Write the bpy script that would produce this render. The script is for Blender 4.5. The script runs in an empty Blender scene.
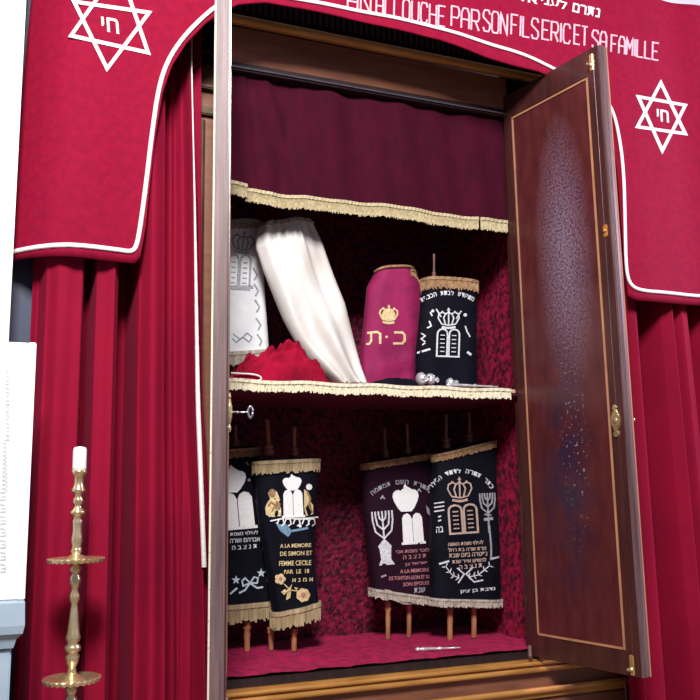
import bpy, bmesh, math, random
from mathutils import Vector, Matrix, noise
random.seed(4)
sc = bpy.context.scene
C = sc.collection

# ---------------------------------------------------------------- camera
CP = Vector((-1.9332, -2.9660, 0.6063)); YAW, PIT, ROLL, F = 0.38968, 0.16798, -0.01606, 860.0
fw = Vector((math.sin(YAW)*math.cos(PIT), math.cos(YAW)*math.cos(PIT), math.sin(PIT)))
r0 = Vector((math.cos(YAW), -math.sin(YAW), 0)); u0 = r0.cross(fw)
rt = math.cos(ROLL)*r0 + math.sin(ROLL)*u0; up = -math.sin(ROLL)*r0 + math.cos(ROLL)*u0
cam = bpy.data.cameras.new('camera'); co = bpy.data.objects.new('camera', cam); C.objects.link(co)
M = Matrix((rt, up, -fw)).transposed().to_4x4(); M.translation = CP; co.matrix_world = M
cam.sensor_width = 36; cam.lens = 36*F/700; cam.clip_start = .05
sc.camera = co
def ray(x, y): return (fw*F + rt*(x-350) - up*(y-350)).normalized()
def at(x, y, Y):
    d = ray(x, y); return CP + d*((Y-CP.y)/d.y)
def atz(x, y, Z):
    d = ray(x, y); return CP + d*((Z-CP.z)/d.z)

# ---------------------------------------------------------------- materials
def mat(name, col, rough=.6, metal=0, sheen=0, spec=.5, bump=None, col2=None, nscale=8, stretch=(1,1,1), noise_lo=.35, noise_hi=.65, coat=0, sheen_col=None, emit=0, detail=6):
    m = bpy.data.materials.new(name); m.use_nodes = True; nt = m.node_tree; N = nt.nodes; L = nt.links
    b = N['Principled BSDF']
    b.inputs['Base Color'].default_value = (*col, 1); b.inputs['Roughness'].default_value = rough
    b.inputs['Metallic'].default_value = metal; b.inputs['Specular IOR Level'].default_value = spec
    b.inputs['Sheen Weight'].default_value = sheen; b.inputs['Sheen Roughness'].default_value = .35
    if sheen_col: b.inputs['Sheen Tint'].default_value = (*sheen_col, 1)
    b.inputs['Coat Weight'].default_value = coat; b.inputs['Coat Roughness'].default_value = .15
    tc = N.new('ShaderNodeTexCoord'); mp = N.new('ShaderNodeMapping'); mp.inputs['Scale'].default_value = stretch
    L.new(tc.outputs['Object'], mp.inputs['Vector'])
    no = N.new('ShaderNodeTexNoise'); no.inputs['Scale'].default_value = nscale; no.inputs['Detail'].default_value = detail
    L.new(mp.outputs['Vector'], no.inputs['Vector'])
    rp = N.new('ShaderNodeValToRGB'); rp.color_ramp.elements[0].position = noise_lo; rp.color_ramp.elements[1].position = noise_hi
    c2 = col2 or tuple(c*.8 for c in col)
    rp.color_ramp.elements[0].color = (*c2, 1); rp.color_ramp.elements[1].color = (*col, 1)
    L.new(no.outputs['Fac'], rp.inputs['Fac']); L.new(rp.outputs['Color'], b.inputs['Base Color'])
    if bump:
        n2 = N.new('ShaderNodeTexNoise'); n2.inputs['Scale'].default_value = bump[0]; n2.inputs['Detail'].default_value = 4
        L.new(mp.outputs['Vector'], n2.inputs['Vector'])
        bp = N.new('ShaderNodeBump'); bp.inputs['Strength'].default_value = bump[1]; bp.inputs['Distance'].default_value = bump[2]
        L.new(n2.outputs['Fac'], bp.inputs['Height']); L.new(bp.outputs['Normal'], b.inputs['Normal'])
    return m
MT = {}
MT['velvet'] = mat('red_velvet', (.27,.003,.026), .85, sheen=.06, sheen_col=(1,.15,.35), spec=.15, bump=(60,.25,.004), nscale=3, col2=(.215,.002,.024))
MT['valance'] = mat('valance_velvet', (.275,.0028,.028), .85, sheen=.06, sheen_col=(1,.2,.4), spec=.15, bump=(160,.3,.002), nscale=40, col2=(.225,.002,.025))
MT['crushed'] = mat('crushed_velvet', (.34,.005,.045), .6, sheen=.3, sheen_col=(1,.2,.35), spec=.3, bump=(38,.9,.012), nscale=42, col2=(.05,.001,.012), noise_lo=.40, noise_hi=.60)
MT['carpetred'] = mat('floor_velvet', (.48,.009,.09), .7, sheen=.3, sheen_col=(1,.3,.5), spec=.2, bump=(40,.8,.01), nscale=28, col2=(.30,.006,.055), noise_lo=.38, noise_hi=.62)
MT['crushshade'] = mat('shaded_crushed_velvet', (.20,.004,.035), .6, sheen=.3, sheen_col=(1,.2,.35), spec=.3, bump=(38,.9,.012), nscale=60, col2=(.035,.001,.012), noise_lo=.40, noise_hi=.60)  # darker copy of the crushed velvet, interior shade put into the colour
MT['inner'] = mat('plum_velvet', (.058,.003,.014), .9, sheen=.08, sheen_col=(1,.2,.4), spec=.1, bump=(90,.3,.003), nscale=26, stretch=(1.2,1,.35), col2=(.042,.003,.013))
MT['wood'] = mat('mahogany', (.075,.020,.017), .38, coat=.25, nscale=5, stretch=(5,5,.6), col2=(.042,.011,.011), bump=(30,.12,.002))
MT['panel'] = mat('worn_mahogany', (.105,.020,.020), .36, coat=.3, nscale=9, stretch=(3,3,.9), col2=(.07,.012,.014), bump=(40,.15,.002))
MT['greywood'] = mat('worn_edge_wood', (.20,.125,.125), .5, nscale=6, stretch=(9,9,.5), col2=(.10,.055,.06), bump=(30,.2,.003))
MT['dark'] = mat('dark_wood', (.03,.014,.014), .45, nscale=6, stretch=(6,6,.6), col2=(.016,.008,.009))
MT['brown'] = mat('brown_wood', (.26,.10,.055), .45, nscale=8, stretch=(.8,5,5), col2=(.19,.07,.038), bump=(30,.1,.002))
MT['gilt'] = mat('gilt_moulding', (.66,.33,.09), .4, metal=.35, nscale=9, stretch=(.7,4,4), col2=(.46,.21,.05))
MT['giltdark'] = mat('aged_gilt', (.14,.09,.05), .5, metal=.3, nscale=9, col2=(.09,.055,.03))
MT['inlay'] = mat('boxwood_inlay', (.52,.25,.13), .45, nscale=12, col2=(.40,.19,.10))
MT['brass'] = mat('polished_brass', (.95,.81,.50), .25, metal=.85, nscale=14, col2=(.82,.62,.30), bump=(50,.06,.002))
MT['steel'] = mat('steel', (.55,.55,.6), .3, metal=1, nscale=14)
MT['silver'] = mat('silver', (.88,.88,.90), .3, metal=.6, nscale=30, col2=(.7,.7,.74), bump=(90,.4,.003))
MT['wax'] = mat('candle_wax', (.9,.88,.86), .4, nscale=6, col2=(.86,.83,.8))
MT['fringe'] = mat('gold_fringe', (.52,.41,.24), .7, nscale=60, stretch=(1,1,.15), col2=(.32,.24,.13), bump=(120,.4,.002))
MT['cream'] = mat('cream_fringe', (.60,.52,.33), .7, nscale=90, col2=(.42,.34,.19), bump=(120,.4,.002))
MT['lace'] = mat('cream_lace', (.78,.73,.55), .8, nscale=70, col2=(.40,.32,.16), noise_lo=.30, noise_hi=.42, bump=(120,.4,.002))
MT['brfringe'] = mat('bronze_fringe', (.42,.25,.12), .7, nscale=60, col2=(.24,.13,.06), bump=(120,.5,.002))
MT['silverfringe'] = mat('silver_beige_fringe', (.56,.50,.42), .7, nscale=60, col2=(.34,.29,.24), bump=(120,.5,.002))
MT['white'] = mat('white_cord', (.9,.88,.86), .7, nscale=80, col2=(.82,.78,.76), bump=(150,.3,.002))
MT['satin'] = mat('ivory_satin', (.72,.70,.68), .45, spec=.4, sheen=.05, nscale=5, col2=(.60,.55,.50), bump=(10,.3,.01))
MT['whitevel'] = mat('white_velvet', (.90,.92,.94), .8, sheen=.2, nscale=12, col2=(.80,.82,.85), bump=(120,.2,.002))
MT['magenta'] = mat('magenta_velvet', (.32,.004,.09), .8, sheen=.08, sheen_col=(1,.3,.6), nscale=9, col2=(.20,.003,.06), bump=(16,.5,.012))
MT['navy'] = mat('navy_velvet', (.005,.005,.012), .8, sheen=.02, sheen_col=(.3,.35,.7), spec=.12, nscale=14, col2=(.003,.003,.008), bump=(70,.3,.003))
MT['maroon'] = mat('aubergine_velvet', (.018,.004,.012), .85, sheen=.02, sheen_col=(.6,.2,.4), spec=.12, nscale=12, col2=(.02,.004,.016), bump=(70,.3,.003))
MT['redcloth'] = mat('crimson_cloth', (.40,.003,.035), .8, spec=.12, sheen=.03, sheen_col=(1,.3,.4), nscale=10, col2=(.20,.002,.018), bump=(20,.4,.008))
MT['thsilver'] = mat('silver_thread', (.80,.82,.86), .5, nscale=120, col2=(.55,.56,.6), bump=(200,.4,.001))
MT['thwhite'] = mat('white_thread', (.92,.92,.92), .6, nscale=160, col2=(.74,.76,.78), noise_lo=.3, noise_hi=.45)
MT['thgold'] = mat('gold_thread', (.84,.68,.38), .5, nscale=120, col2=(.56,.42,.18))
MT['thbeige'] = mat('beige_thread', (.62,.48,.40), .6, nscale=120, col2=(.42,.28,.24))
MT['thpink'] = mat('rose_thread', (.55,.24,.24), .6, nscale=120, col2=(.36,.14,.16))
MT['thgrey'] = mat('grey_thread', (.46,.46,.50), .5, nscale=120, col2=(.26,.26,.3))
MT['thlight'] = mat('pale_outline_thread', (.86,.55,.60), .6, nscale=120, col2=(.70,.36,.42))
MT['thice'] = mat('pale_blue_thread', (.62,.72,.80), .6, nscale=100, col2=(.44,.54,.64))
MT['thblue'] = mat('blue_thread', (.20,.36,.52), .6, nscale=100, col2=(.14,.24,.36))
MT['peg'] = mat('roller_wood', (.48,.21,.10), .45, nscale=10, stretch=(5,5,.6), col2=(.24,.09,.04))
MT['pegred'] = mat('red_roller_wood', (.42,.15,.09), .45, nscale=10, stretch=(5,5,.6), col2=(.17,.05,.03))
MT['pegdark'] = mat('dark_roller_wood', (.26,.12,.09), .45, nscale=10, stretch=(5,5,.6), col2=(.08,.035,.03))
MT['plaster'] = mat('white_plaster', (.88,.90,.88), .8, nscale=4, col2=(.85,.87,.85))
MT['board'] = mat('white_board', (.90,.90,.89), .5, nscale=3, col2=(.88,.88,.87))
MT['boardedge'] = mat('lilac_board_frame', (.52,.50,.62), .5, nscale=3, col2=(.48,.46,.58))
MT['bluestone'] = mat('pale_blue_painted_wood', (.36,.46,.54), .55, nscale=8, col2=(.30,.40,.49), bump=(30,.15,.004))
MT['bluestrip'] = mat('blue_grey_paint', (.045,.060,.11), .6, nscale=3, col2=(.035,.045,.085))
MT['print'] = mat('faded_grey_print', (.50,.58,.60), .7, nscale=30, col2=(.62,.68,.70))
MT['parquet'] = mat('floor_wood', (.22,.13,.08), .4, nscale=4, stretch=(.5,4,1), col2=(.15,.08,.05))

# marks on the door panel: pale lavender mottled ellipse, fading outwards
def panel_marks(m):
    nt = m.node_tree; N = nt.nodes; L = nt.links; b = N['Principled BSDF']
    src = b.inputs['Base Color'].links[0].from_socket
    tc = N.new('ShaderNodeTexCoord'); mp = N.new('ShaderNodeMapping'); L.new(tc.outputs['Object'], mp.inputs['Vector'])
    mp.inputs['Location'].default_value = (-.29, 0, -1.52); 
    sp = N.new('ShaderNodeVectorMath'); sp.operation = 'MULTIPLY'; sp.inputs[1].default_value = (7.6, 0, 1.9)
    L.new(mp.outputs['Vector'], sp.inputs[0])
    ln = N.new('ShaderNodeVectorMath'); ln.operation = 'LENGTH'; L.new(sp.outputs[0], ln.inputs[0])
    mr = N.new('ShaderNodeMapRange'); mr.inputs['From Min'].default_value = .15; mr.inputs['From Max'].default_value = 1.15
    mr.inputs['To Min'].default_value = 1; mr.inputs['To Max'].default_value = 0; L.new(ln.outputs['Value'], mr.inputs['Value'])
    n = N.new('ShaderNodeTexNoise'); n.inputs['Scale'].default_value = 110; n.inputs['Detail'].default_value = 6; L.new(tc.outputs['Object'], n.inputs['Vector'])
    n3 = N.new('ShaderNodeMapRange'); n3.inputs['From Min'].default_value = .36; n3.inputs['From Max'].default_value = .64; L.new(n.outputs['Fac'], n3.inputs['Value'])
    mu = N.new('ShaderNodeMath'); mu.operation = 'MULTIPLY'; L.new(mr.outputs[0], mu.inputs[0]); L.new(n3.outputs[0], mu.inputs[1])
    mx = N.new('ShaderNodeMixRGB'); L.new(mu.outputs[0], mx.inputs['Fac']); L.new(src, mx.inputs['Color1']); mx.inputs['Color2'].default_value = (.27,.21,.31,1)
    def mask(loc, sc_, lo, hi):
        a = N.new('ShaderNodeVectorMath'); a.operation = 'ADD'; a.inputs[1].default_value = loc; L.new(tc.outputs['Object'], a.inputs[0])
        c = N.new('ShaderNodeVectorMath'); c.operation = 'MULTIPLY'; c.inputs[1].default_value = sc_; L.new(a.outputs[0], c.inputs[0])
        d = N.new('ShaderNodeVectorMath'); d.operation = 'LENGTH'; L.new(c.outputs[0], d.inputs[0])
        r = N.new('ShaderNodeMapRange'); r.inputs['From Min'].default_value = lo; r.inputs['From Max'].default_value = hi; r.inputs['To Min'].default_value = 1; r.inputs['To Max'].default_value = 0
        L.new(d.outputs['Value'], r.inputs['Value']); return r.outputs[0]
    def nz(scale, lo, hi, det=5):
        a = N.new('ShaderNodeTexNoise'); a.inputs['Scale'].default_value = scale; a.inputs['Detail'].default_value = det; L.new(tc.outputs['Object'], a.inputs['Vector'])
        r = N.new('ShaderNodeMapRange'); r.inputs['From Min'].default_value = lo; r.inputs['From Max'].default_value = hi; L.new(a.outputs['Fac'], r.inputs['Value']); return r.outputs[0]
    def mul(a, b_, k=1.0):
        m_ = N.new('ShaderNodeMath'); m_.operation = 'MULTIPLY'; L.new(a, m_.inputs[0]); L.new(b_, m_.inputs[1])
        m3 = N.new('ShaderNodeMath'); m3.operation = 'MULTIPLY'; L.new(m_.outputs[0], m3.inputs[0]); m3.inputs[1].default_value = k; return m3.outputs[0]
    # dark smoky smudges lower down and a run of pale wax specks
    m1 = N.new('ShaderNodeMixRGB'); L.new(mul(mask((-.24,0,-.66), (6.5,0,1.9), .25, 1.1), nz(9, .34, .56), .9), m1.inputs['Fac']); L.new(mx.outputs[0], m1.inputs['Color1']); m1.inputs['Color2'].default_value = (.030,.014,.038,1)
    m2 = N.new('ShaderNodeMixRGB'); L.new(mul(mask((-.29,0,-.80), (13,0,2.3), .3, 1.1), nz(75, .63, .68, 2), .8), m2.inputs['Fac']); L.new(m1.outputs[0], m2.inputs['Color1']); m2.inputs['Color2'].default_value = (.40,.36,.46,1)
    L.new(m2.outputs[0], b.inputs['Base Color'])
panel_marks(MT['panel'])

# ---------------------------------------------------------------- helpers
def link(name, bm, m, parent=None, smooth=False):
    me = bpy.data.meshes.new(name); bm.normal_update(); bm.to_mesh(me); bm.free()
    o = bpy.data.objects.new(name, me); C.objects.link(o); me.materials.append(MT[m])
    if smooth:
        for p in me.polygons: p.use_smooth = True
    if parent is not None:
        o.parent = parent; o.matrix_parent_inverse = Matrix.Translation(-parent.location) if parent.parent is None and parent.type == 'EMPTY' else Matrix()
    return o
def tag(o, label, cat, group=None):
    o['label'] = label; o['category'] = cat
    if group: o['group'] = group
    return o
def thing(name, label, cat, loc, group=None):
    o = bpy.data.objects.new(name, None); C.objects.link(o); o.location = loc; o.empty_display_size = .05
    return tag(o, label, cat, group)
def struct(o): o['kind'] = 'structure'; return o
def box(bm, a, b, bev=0):
    a, b = Vector(a), Vector(b); lo = [min(a[i], b[i]) for i in range(3)]; hi = [max(a[i], b[i]) for i in range(3)]
    vs = [bm.verts.new((x, y, z)) for x in (lo[0], hi[0]) for y in (lo[1], hi[1]) for z in (lo[2], hi[2])]
    fs = [bm.faces.new([vs[i] for i in q]) for q in ((0,1,3,2),(4,6,7,5),(0,4,5,1),(2,3,7,6),(0,2,6,4),(1,5,7,3))]
    if bev:
        es = list({e for f in fs for e in f.edges}); bmesh.ops.bevel(bm, geom=es, offset=bev, segments=2, affect='EDGES')
def lathe(bm, prof, base, axis=Vector((0,0,1)), n=20, scallop=None):
    """prof = [(r, h)], along axis from base"""
    axis = Vector(axis).normalized(); a = axis.orthogonal().normalized(); b = axis.cross(a); rings = []
    for i, (r, h) in enumerate(prof):
        ring = []
        for k in range(n):
            t = 2*math.pi*k/n
            rr = r; hh = h
            if scallop and i in scallop: hh = h + (.004 if k % 2 else 0)
            ring.append(bm.verts.new(Vector(base) + axis*hh + (a*math.cos(t)+b*math.sin(t))*max(rr, .0002)))
        rings.append(ring)
    for q in range(len(rings)-1):
        for k in range(n): bm.faces.new((rings[q][k], rings[q][(k+1)%n], rings[q+1][(k+1)%n], rings[q+1][k]))
    bm.faces.new(rings[0][::-1]); bm.faces.new(rings[-1])
def tube(bm, pts, r, n=8, flat=1.0):
    pts = [Vector(p) for p in pts]; rings = []
    for i, p in enumerate(pts):
        d = (pts[min(i+1, len(pts)-1)] - pts[max(i-1, 0)]).normalized()
        s = Vector((0,1,0)); s = (s - d*s.dot(d))
        if s.length < .05: s = d.orthogonal()
        s.normalize(); w = d.cross(s)
        rings.append([bm.verts.new(p + (w*math.cos(2*math.pi*k/n) + s*math.sin(2*math.pi*k/n)*flat)*r) for k in range(n)])
    for q in range(len(rings)-1):
        for k in range(n): bm.faces.new((rings[q][k], rings[q][(k+1)%n], rings[q+1][(k+1)%n], rings[q+1][k]))
    bm.faces.new(rings[0][::-1]); bm.faces.new(rings[-1])
def resample(pts, n):
    pts = [Vector(p) for p in pts]; L = [0]
    for i in range(1, len(pts)): L.append(L[-1] + (pts[i]-pts[i-1]).length)
    out = []; j = 0
    for k in range(n):
        t = L[-1]*k/(n-1)
        while j < len(L)-2 and L[j+1] < t: j += 1
        out.append(pts[j].lerp(pts[j+1], (t-L[j])/max(1e-9, L[j+1]-L[j])))
    return out
def smoothpath(pts, it=2):
    pts = [Vector(p) for p in pts]
    for _ in range(it):
        q = [pts[0]]
        for a, b in zip(pts, pts[1:]): q += [a.lerp(b, .25), a.lerp(b, .75)]
        q.append(pts[-1]); pts = q
    return pts

# a fringe: braid band along a 3D path plus hanging strands
def fringe(bm, path, drop, strands, band=.3, thick=.004, rag=.12, out=Vector((0,-1,0)), outs=None, wob=.15):
    P = resample(path, strands+1)
    for i in range(strands):
        o = outs(P[i]) if outs else out
        a, b = P[i], P[i+1]; dn = Vector((0,0,-1)); L = drop*(1+random.uniform(-rag, rag)); t = thick*random.uniform(.7, 1.3)
        sk = (b-a)*random.uniform(-wob, wob)
        mid = [a + o*.001, b + o*.001, b + o*t*.6 + dn*L + sk, a + o*t*.6 + dn*L + sk]
        bk = [v - o*.003 for v in mid]
        c1 = (a+b)/2 + o*(t+.002); c2 = (a+b)/2 + dn*L + o*(t) + sk
        V = [bm.verts.new(v) for v in mid]; B = [bm.verts.new(v) for v in bk]; c1 = bm.verts.new(c1); c2 = bm.verts.new(c2)
        bm.faces.new((V[0], V[3], c2, c1)); bm.faces.new((c1, c2, V[2], V[1])); bm.faces.new((B[0], B[1], B[2], B[3]))
        bm.faces.new((V[3], B[3], B[2], V[2], c2)); bm.faces.new((V[0], B[0], B[3], V[3])); bm.faces.new((V[1], V[2], B[2], B[1]))
    # braid
    Q = resample(path, max(3, strands//2)); h = drop*band; pr = None
    for i, p in enumerate(Q):
        o = outs(p) if outs else out; w = thick*(1.3 + .5*(i % 2))
        cur = [bm.verts.new(p + Vector((0,0,.001)) - o*.003), bm.verts.new(p + Vector((0,0,.001)) + o*w), bm.verts.new(p - Vector((0,0,h)) + o*w), bm.verts.new(p - Vector((0,0,h)) - o*.003)]
        if pr:
            for k in range(4): bm.faces.new((pr[k], pr[(k+1)%4], cur[(k+1)%4], cur[k]))
        else: bm.faces.new(cur[::-1])
        pr = cur
    bm.faces.new(pr)

# ---------------------------------------------------------------- embroidery: shapes are drawn as outlines, laid on a cloth surface with real thickness
class Emb:
    def __init__(s, surf, h=.0022):
        s.surf = surf; s.h = h; s.polys = []; s.bm = bmesh.new()
    def hit(s, x, y, off):
        Y = s.surf.Y
        for _ in range(6):
            P = at(x, y, Y); Y = s.surf.y(P.x, P.z)
        n = Vector((0,-1,0))
        return P + n*off
    def poly(s, pts, h=None):
        """pts: outline; each polygon is triangulated finely enough to follow the cloth"""
        h = h or s.h
        b2 = bmesh.new(); vs = [b2.verts.new((p[0], p[1], 0)) for p in pts]
        try: b2.faces.new(vs)
        except ValueError: b2.free(); return
        bmesh.ops.triangulate(b2, faces=b2.faces[:]); s._add(b2, h)
    def _add(s, b2, h):
        top = {}; bot = {}
        for v in b2.verts:
            top[v] = s.bm.verts.new(s.hit(v.co.x, v.co.y, h)); bot[v] = s.bm.verts.new(s.hit(v.co.x, v.co.y, -.001))
        for f in b2.faces:
            vs = list(f.verts)
            try: s.bm.faces.new([top[v] for v in vs])
            except ValueError: pass
        for e in b2.edges:
            if len(e.link_faces) == 1:
                a, b = e.verts
                s.bm.faces.new((top[a], top[b], bot[b], bot[a]))
        b2.free()
    def stroke(s, pts, w, h=None, closed=False):
        """polyline of width w"""
        pts = [Vector((p[0], p[1])) for p in pts]
        if closed: pts = pts + [pts[0]]
        # subdivide
        q = [pts[0]]
        for a, b in zip(pts, pts[1:]):
            n = max(1, int((b-a).length/2.5))
            q += [a.lerp(b, k/n) for k in range(1, n+1)]
        b2 = bmesh.new(); prev = None; n = len(q)
        for i, p in enumerate(q):
            if closed: d1 = q[i] - q[(i-1) if i else n-2]; d2 = q[(i+1) if i < n-1 else 1] - q[i]
            else: d1 = q[i]-q[max(i-1,0)]; d2 = q[min(i+1,n-1)]-q[i]
            if d1.length < 1e-9: d1 = d2
            if d2.length < 1e-9: d2 = d1
            d1 = d1.normalized(); d2 = d2.normalized(); m = (d1+d2)
            m = m.normalized() if m.length > .1 else d1
            nn = Vector((-m.y, m.x)); k = 1/max(.45, abs(Vector((-d1.y, d1.x)).dot(nn)))
            ww = w(i/(n-1)) if callable(w) else w
            cur = (b2.verts.new((*(p+nn*ww/2*k), 0)), b2.verts.new((*(p-nn*ww/2*k), 0)))
            if prev: b2.faces.new((prev[0], prev[1], cur[1], cur[0]))
            prev = cur
        s._add(b2, h or s.h)
    def dot(s, x, y, r, n=8, ry=None):
        s.poly([(x+r*math.cos(2*math.pi*k/n), y+(ry or r)*math.sin(2*math.pi*k/n)) for k in range(n)])
    def text(s, st, quad, bold=True, rtl=False):
        """letters fitted in a quad TL,TR,BR,BL"""
        V, Fc = textmesh(st[::-1] if rtl else st)
        TL, TR, BR, BL = [Vector(p) for p in quad]
        b2 = bmesh.new(); vs = []
        for (u, v) in V: vs.append(b2.verts.new((*((BL.lerp(BR, u)).lerp(TL.lerp(TR, u), v)), 0)))
        for f in Fc:
            try: b2.faces.new([vs[i] for i in f])
            except ValueError: pass
        s._add(b2, s.h)
    def arctext(s, st, c, r, a0, a1, hgt, rtl=False, ry=None):
        """single letters placed around an arc (angles in degrees, 90 = top)"""
        st = st[::-1] if rtl else st; n = len(st)
        for i, ch in enumerate(st):
            if ch == ' ': continue
            a = math.radians(a0 + (a1-a0)*(i+.5)/n); da = math.radians((a1-a0)/n)*.40
            def P(t, rr): return (c[0]+rr*math.cos(t), c[1]-(ry or r)/r*rr*math.sin(t))
            s.text(ch, (P(a-da, r+hgt), P(a+da, r+hgt), P(a+da, r), P(a-da, r)))
    def strokes(s, st, quad, w=1.1):
        """thin single-line capitals fitted to a quad"""
        TL, TR, BR, BL = [Vector(p) for p in quad]; n = len(st)
        adv = [(.35 if ch in ' I' else 1.0) for ch in st]; tot = sum(adv); x = 0
        for ch, ad in zip(st, adv):
            if ch in SF:
                for line in SF[ch]:
                    pts = []
                    for (a, b) in line:
                        uu = (x + ad*(.1+.76*a))/tot; pts.append((BL.lerp(BR, uu)).lerp(TL.lerp(TR, uu), b))
                    s.stroke(pts, w)
            x += ad
    def done(s, name, m, parent, label=None, split=.010):
        s.bm.verts.index_update()
        bmesh.ops.recalc_face_normals(s.bm, faces=s.bm.faces[:])
        # each clump of stitching that stands clear of the others is a part of its own
        s.bm.verts.ensure_lookup_table(); seen = set(); isl = []
        for v in s.bm.verts:
            if v.index in seen: continue
            st = [v]; seen.add(v.index); comp = []
            while st:
                q = st.pop(); comp.append(q.index)
                for ed in q.link_edges:
                    o2 = ed.other_vert(q)
                    if o2.index not in seen: seen.add(o2.index); st.append(o2)
            xs = [s.bm.verts[k].co.x for k in comp]; zs = [s.bm.verts[k].co.z for k in comp]
            isl.append([[min(xs), max(xs), min(zs), max(zs)], comp])
        G = 0 if not split else split; merged = True
        while merged and split:
            merged = False
            for i in range(len(isl)):
                for j in range(i+1, len(isl)):
                    a, b = isl[i][0], isl[j][0]
                    if a[0]-G < b[1] and b[0]-G < a[1] and a[2]-G < b[3] and b[2]-G < a[3]:
                        isl[i] = [[min(a[0],b[0]), max(a[1],b[1]), min(a[2],b[2]), max(a[3],b[3])], isl[i][1]+isl[j][1]]
                        del isl[j]; merged = True; break
                if merged: break
        if not split or len(isl) < 2:
            o = link(name, s.bm, m, parent)
            if label: o['label'] = label
            return o
        for bb, comp in isl:
            b2 = s.bm.copy(); keep = set(comp); b2.verts.ensure_lookup_table()
            bmesh.ops.delete(b2, geom=[v for v in b2.verts if v.index not in keep], context='VERTS')
            o = link(name, b2, m, parent)
            if label: o['label'] = label
        s.bm.free(); return o
SF = {'A': [[(0,0),(0,.75),(.25,1),(.75,1),(1,.75),(1,0)],[(0,.45),(1,.45)]], 'L': [[(0,1),(0,0),(1,0)]], 'O': [[(0,.15),(0,.85),(.2,1),(.8,1),(1,.85),(1,.15),(.8,0),(.2,0),(0,.15)]],
 'U': [[(0,1),(0,.15),(.2,0),(.8,0),(1,.15),(1,1)]], 'C': [[(1,.8),(.8,1),(.2,1),(0,.8),(0,.2),(.2,0),(.8,0),(1,.2)]], 'H': [[(0,0),(0,1)],[(1,0),(1,1)],[(0,.5),(1,.5)]],
 'E': [[(1,1),(0,1),(0,0),(1,0)],[(0,.5),(.8,.5)]], 'P': [[(0,0),(0,1),(.8,1),(1,.85),(1,.6),(.8,.45),(0,.45)]], 'R': [[(0,0),(0,1),(.8,1),(1,.85),(1,.6),(.8,.45),(0,.45)],[(.5,.45),(1,0)]],
 'S': [[(1,.82),(.8,1),(.2,1),(0,.85),(0,.65),(1,.35),(1,.15),(.8,0),(.2,0),(0,.18)]], 'N': [[(0,0),(0,1),(1,0),(1,1)]], 'F': [[(0,0),(0,1),(1,1)],[(0,.5),(.8,.5)]],
 'I': [[(.5,0),(.5,1)]], 'T': [[(0,1),(1,1)],[(.5,1),(.5,0)]], 'M': [[(0,0),(0,1),(.5,.4),(1,1),(1,0)]], 'D': [[(0,0),(0,1),(.7,1),(1,.8),(1,.2),(.7,0),(0,0)]], 'J': [[(1,1),(1,.15),(.8,0),(.2,0),(0,.2)]]}
_tc = {}
def textmesh(st):
    if st in _tc: return _tc[st]
    cu = bpy.data.curves.new('lettering_source', 'FONT'); cu.body = st; cu.resolution_u = 2; cu.fill_mode = 'FRONT'
    cu.offset = .012
    ob = bpy.data.objects.new('lettering_source', cu); C.objects.link(ob); bpy.context.view_layer.update()
    me = bpy.data.meshes.new_from_object(ob)
    xs = [v.co.x for v in me.vertices] or [0, 1]; ys = [v.co.y for v in me.vertices] or [0, 1]
    x0, x1, y0, y1 = min(xs), max(xs), min(ys), max(ys)
    V = [((v.co.x-x0)/max(1e-6, x1-x0), (v.co.y-y0)/max(1e-6, y1-y0)) for v in me.vertices]; Fc = [tuple(p.vertices) for p in me.polygons]
    bpy.data.objects.remove(ob); bpy.data.curves.remove(cu); bpy.data.meshes.remove(me)
    _tc[st] = (V, Fc); return V, Fc
def rot(pts, c, a):
    a = math.radians(a); ca, sa = math.cos(a), math.sin(a)
    return [(c[0]+(x*ca - y*sa), c[1]+(x*sa + y*ca)) for x, y in pts]
# motifs (centre, width, height, tilt)
def crown_solid(e, c, w, h, a=0):
    P = [(-.2,.5),(-.32,.36),(-.44,.14),(-.5,-.06),(-.47,-.2),(-.38,-.29),(-.26,-.31),(-.17,-.27),(-.12,-.33),(-.05,-.36),(-.06,-.44),(0,-.53),(.06,-.44),(.05,-.36),(.12,-.33),(.17,-.27),(.26,-.31),(.38,-.29),(.47,-.2),(.5,-.06),(.44,.14),(.32,.36),(.2,.5)]
    e.poly(rot([(x*w, y*h) for x, y in P], c, a))
def crown_open(e, c, w, h, a=0, lw=1.2):
    def S(P, l=lw): e.stroke(rot([(x*w, y*h) for x, y in P], c, a), l)
    S([(-.32,.45),(-.1,.5),(.1,.5),(.32,.45)], lw*1.8); S([(-.34,.3),(0,.37),(.34,.3)], lw)
    S([(-.34,.3),(-.5,0),(-.46,-.2),(-.3,-.28),(-.12,-.2),(0,-.3)]); S([(.34,.3),(.5,0),(.46,-.2),(.3,-.28),(.12,-.2),(0,-.3)])
    S([(-.15,.33),(-.24,0),(-.16,-.18)]); S([(.15,.33),(.24,0),(.16,-.18)]); S([(0,.35),(0,-.5)]); S([(-.07,-.4),(.07,-.4)])
    for x in (-.3, 0, .3):
        p = rot([(x*w, -.3*h)], c, a)[0]; e.dot(p[0], p[1], lw*.9, 6)
def tablets_solid(e, c, w, h, a=0):
    for s in (-1, 1):
        P = [(0,.5),(0,-.3),(s*.06,-.43),(s*.18,-.5),(s*.32,-.46),(s*.4,-.34),(s*.42,.5)]
        e.poly(rot([(x*w + s*.012*w, y*h) for x, y in P], c, a))
    e.poly(rot([(-.5*w,.46*h),(.5*w,.46*h),(.5*w,.54*h),(-.5*w,.54*h)], c, a), e.h*1.3)
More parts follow.
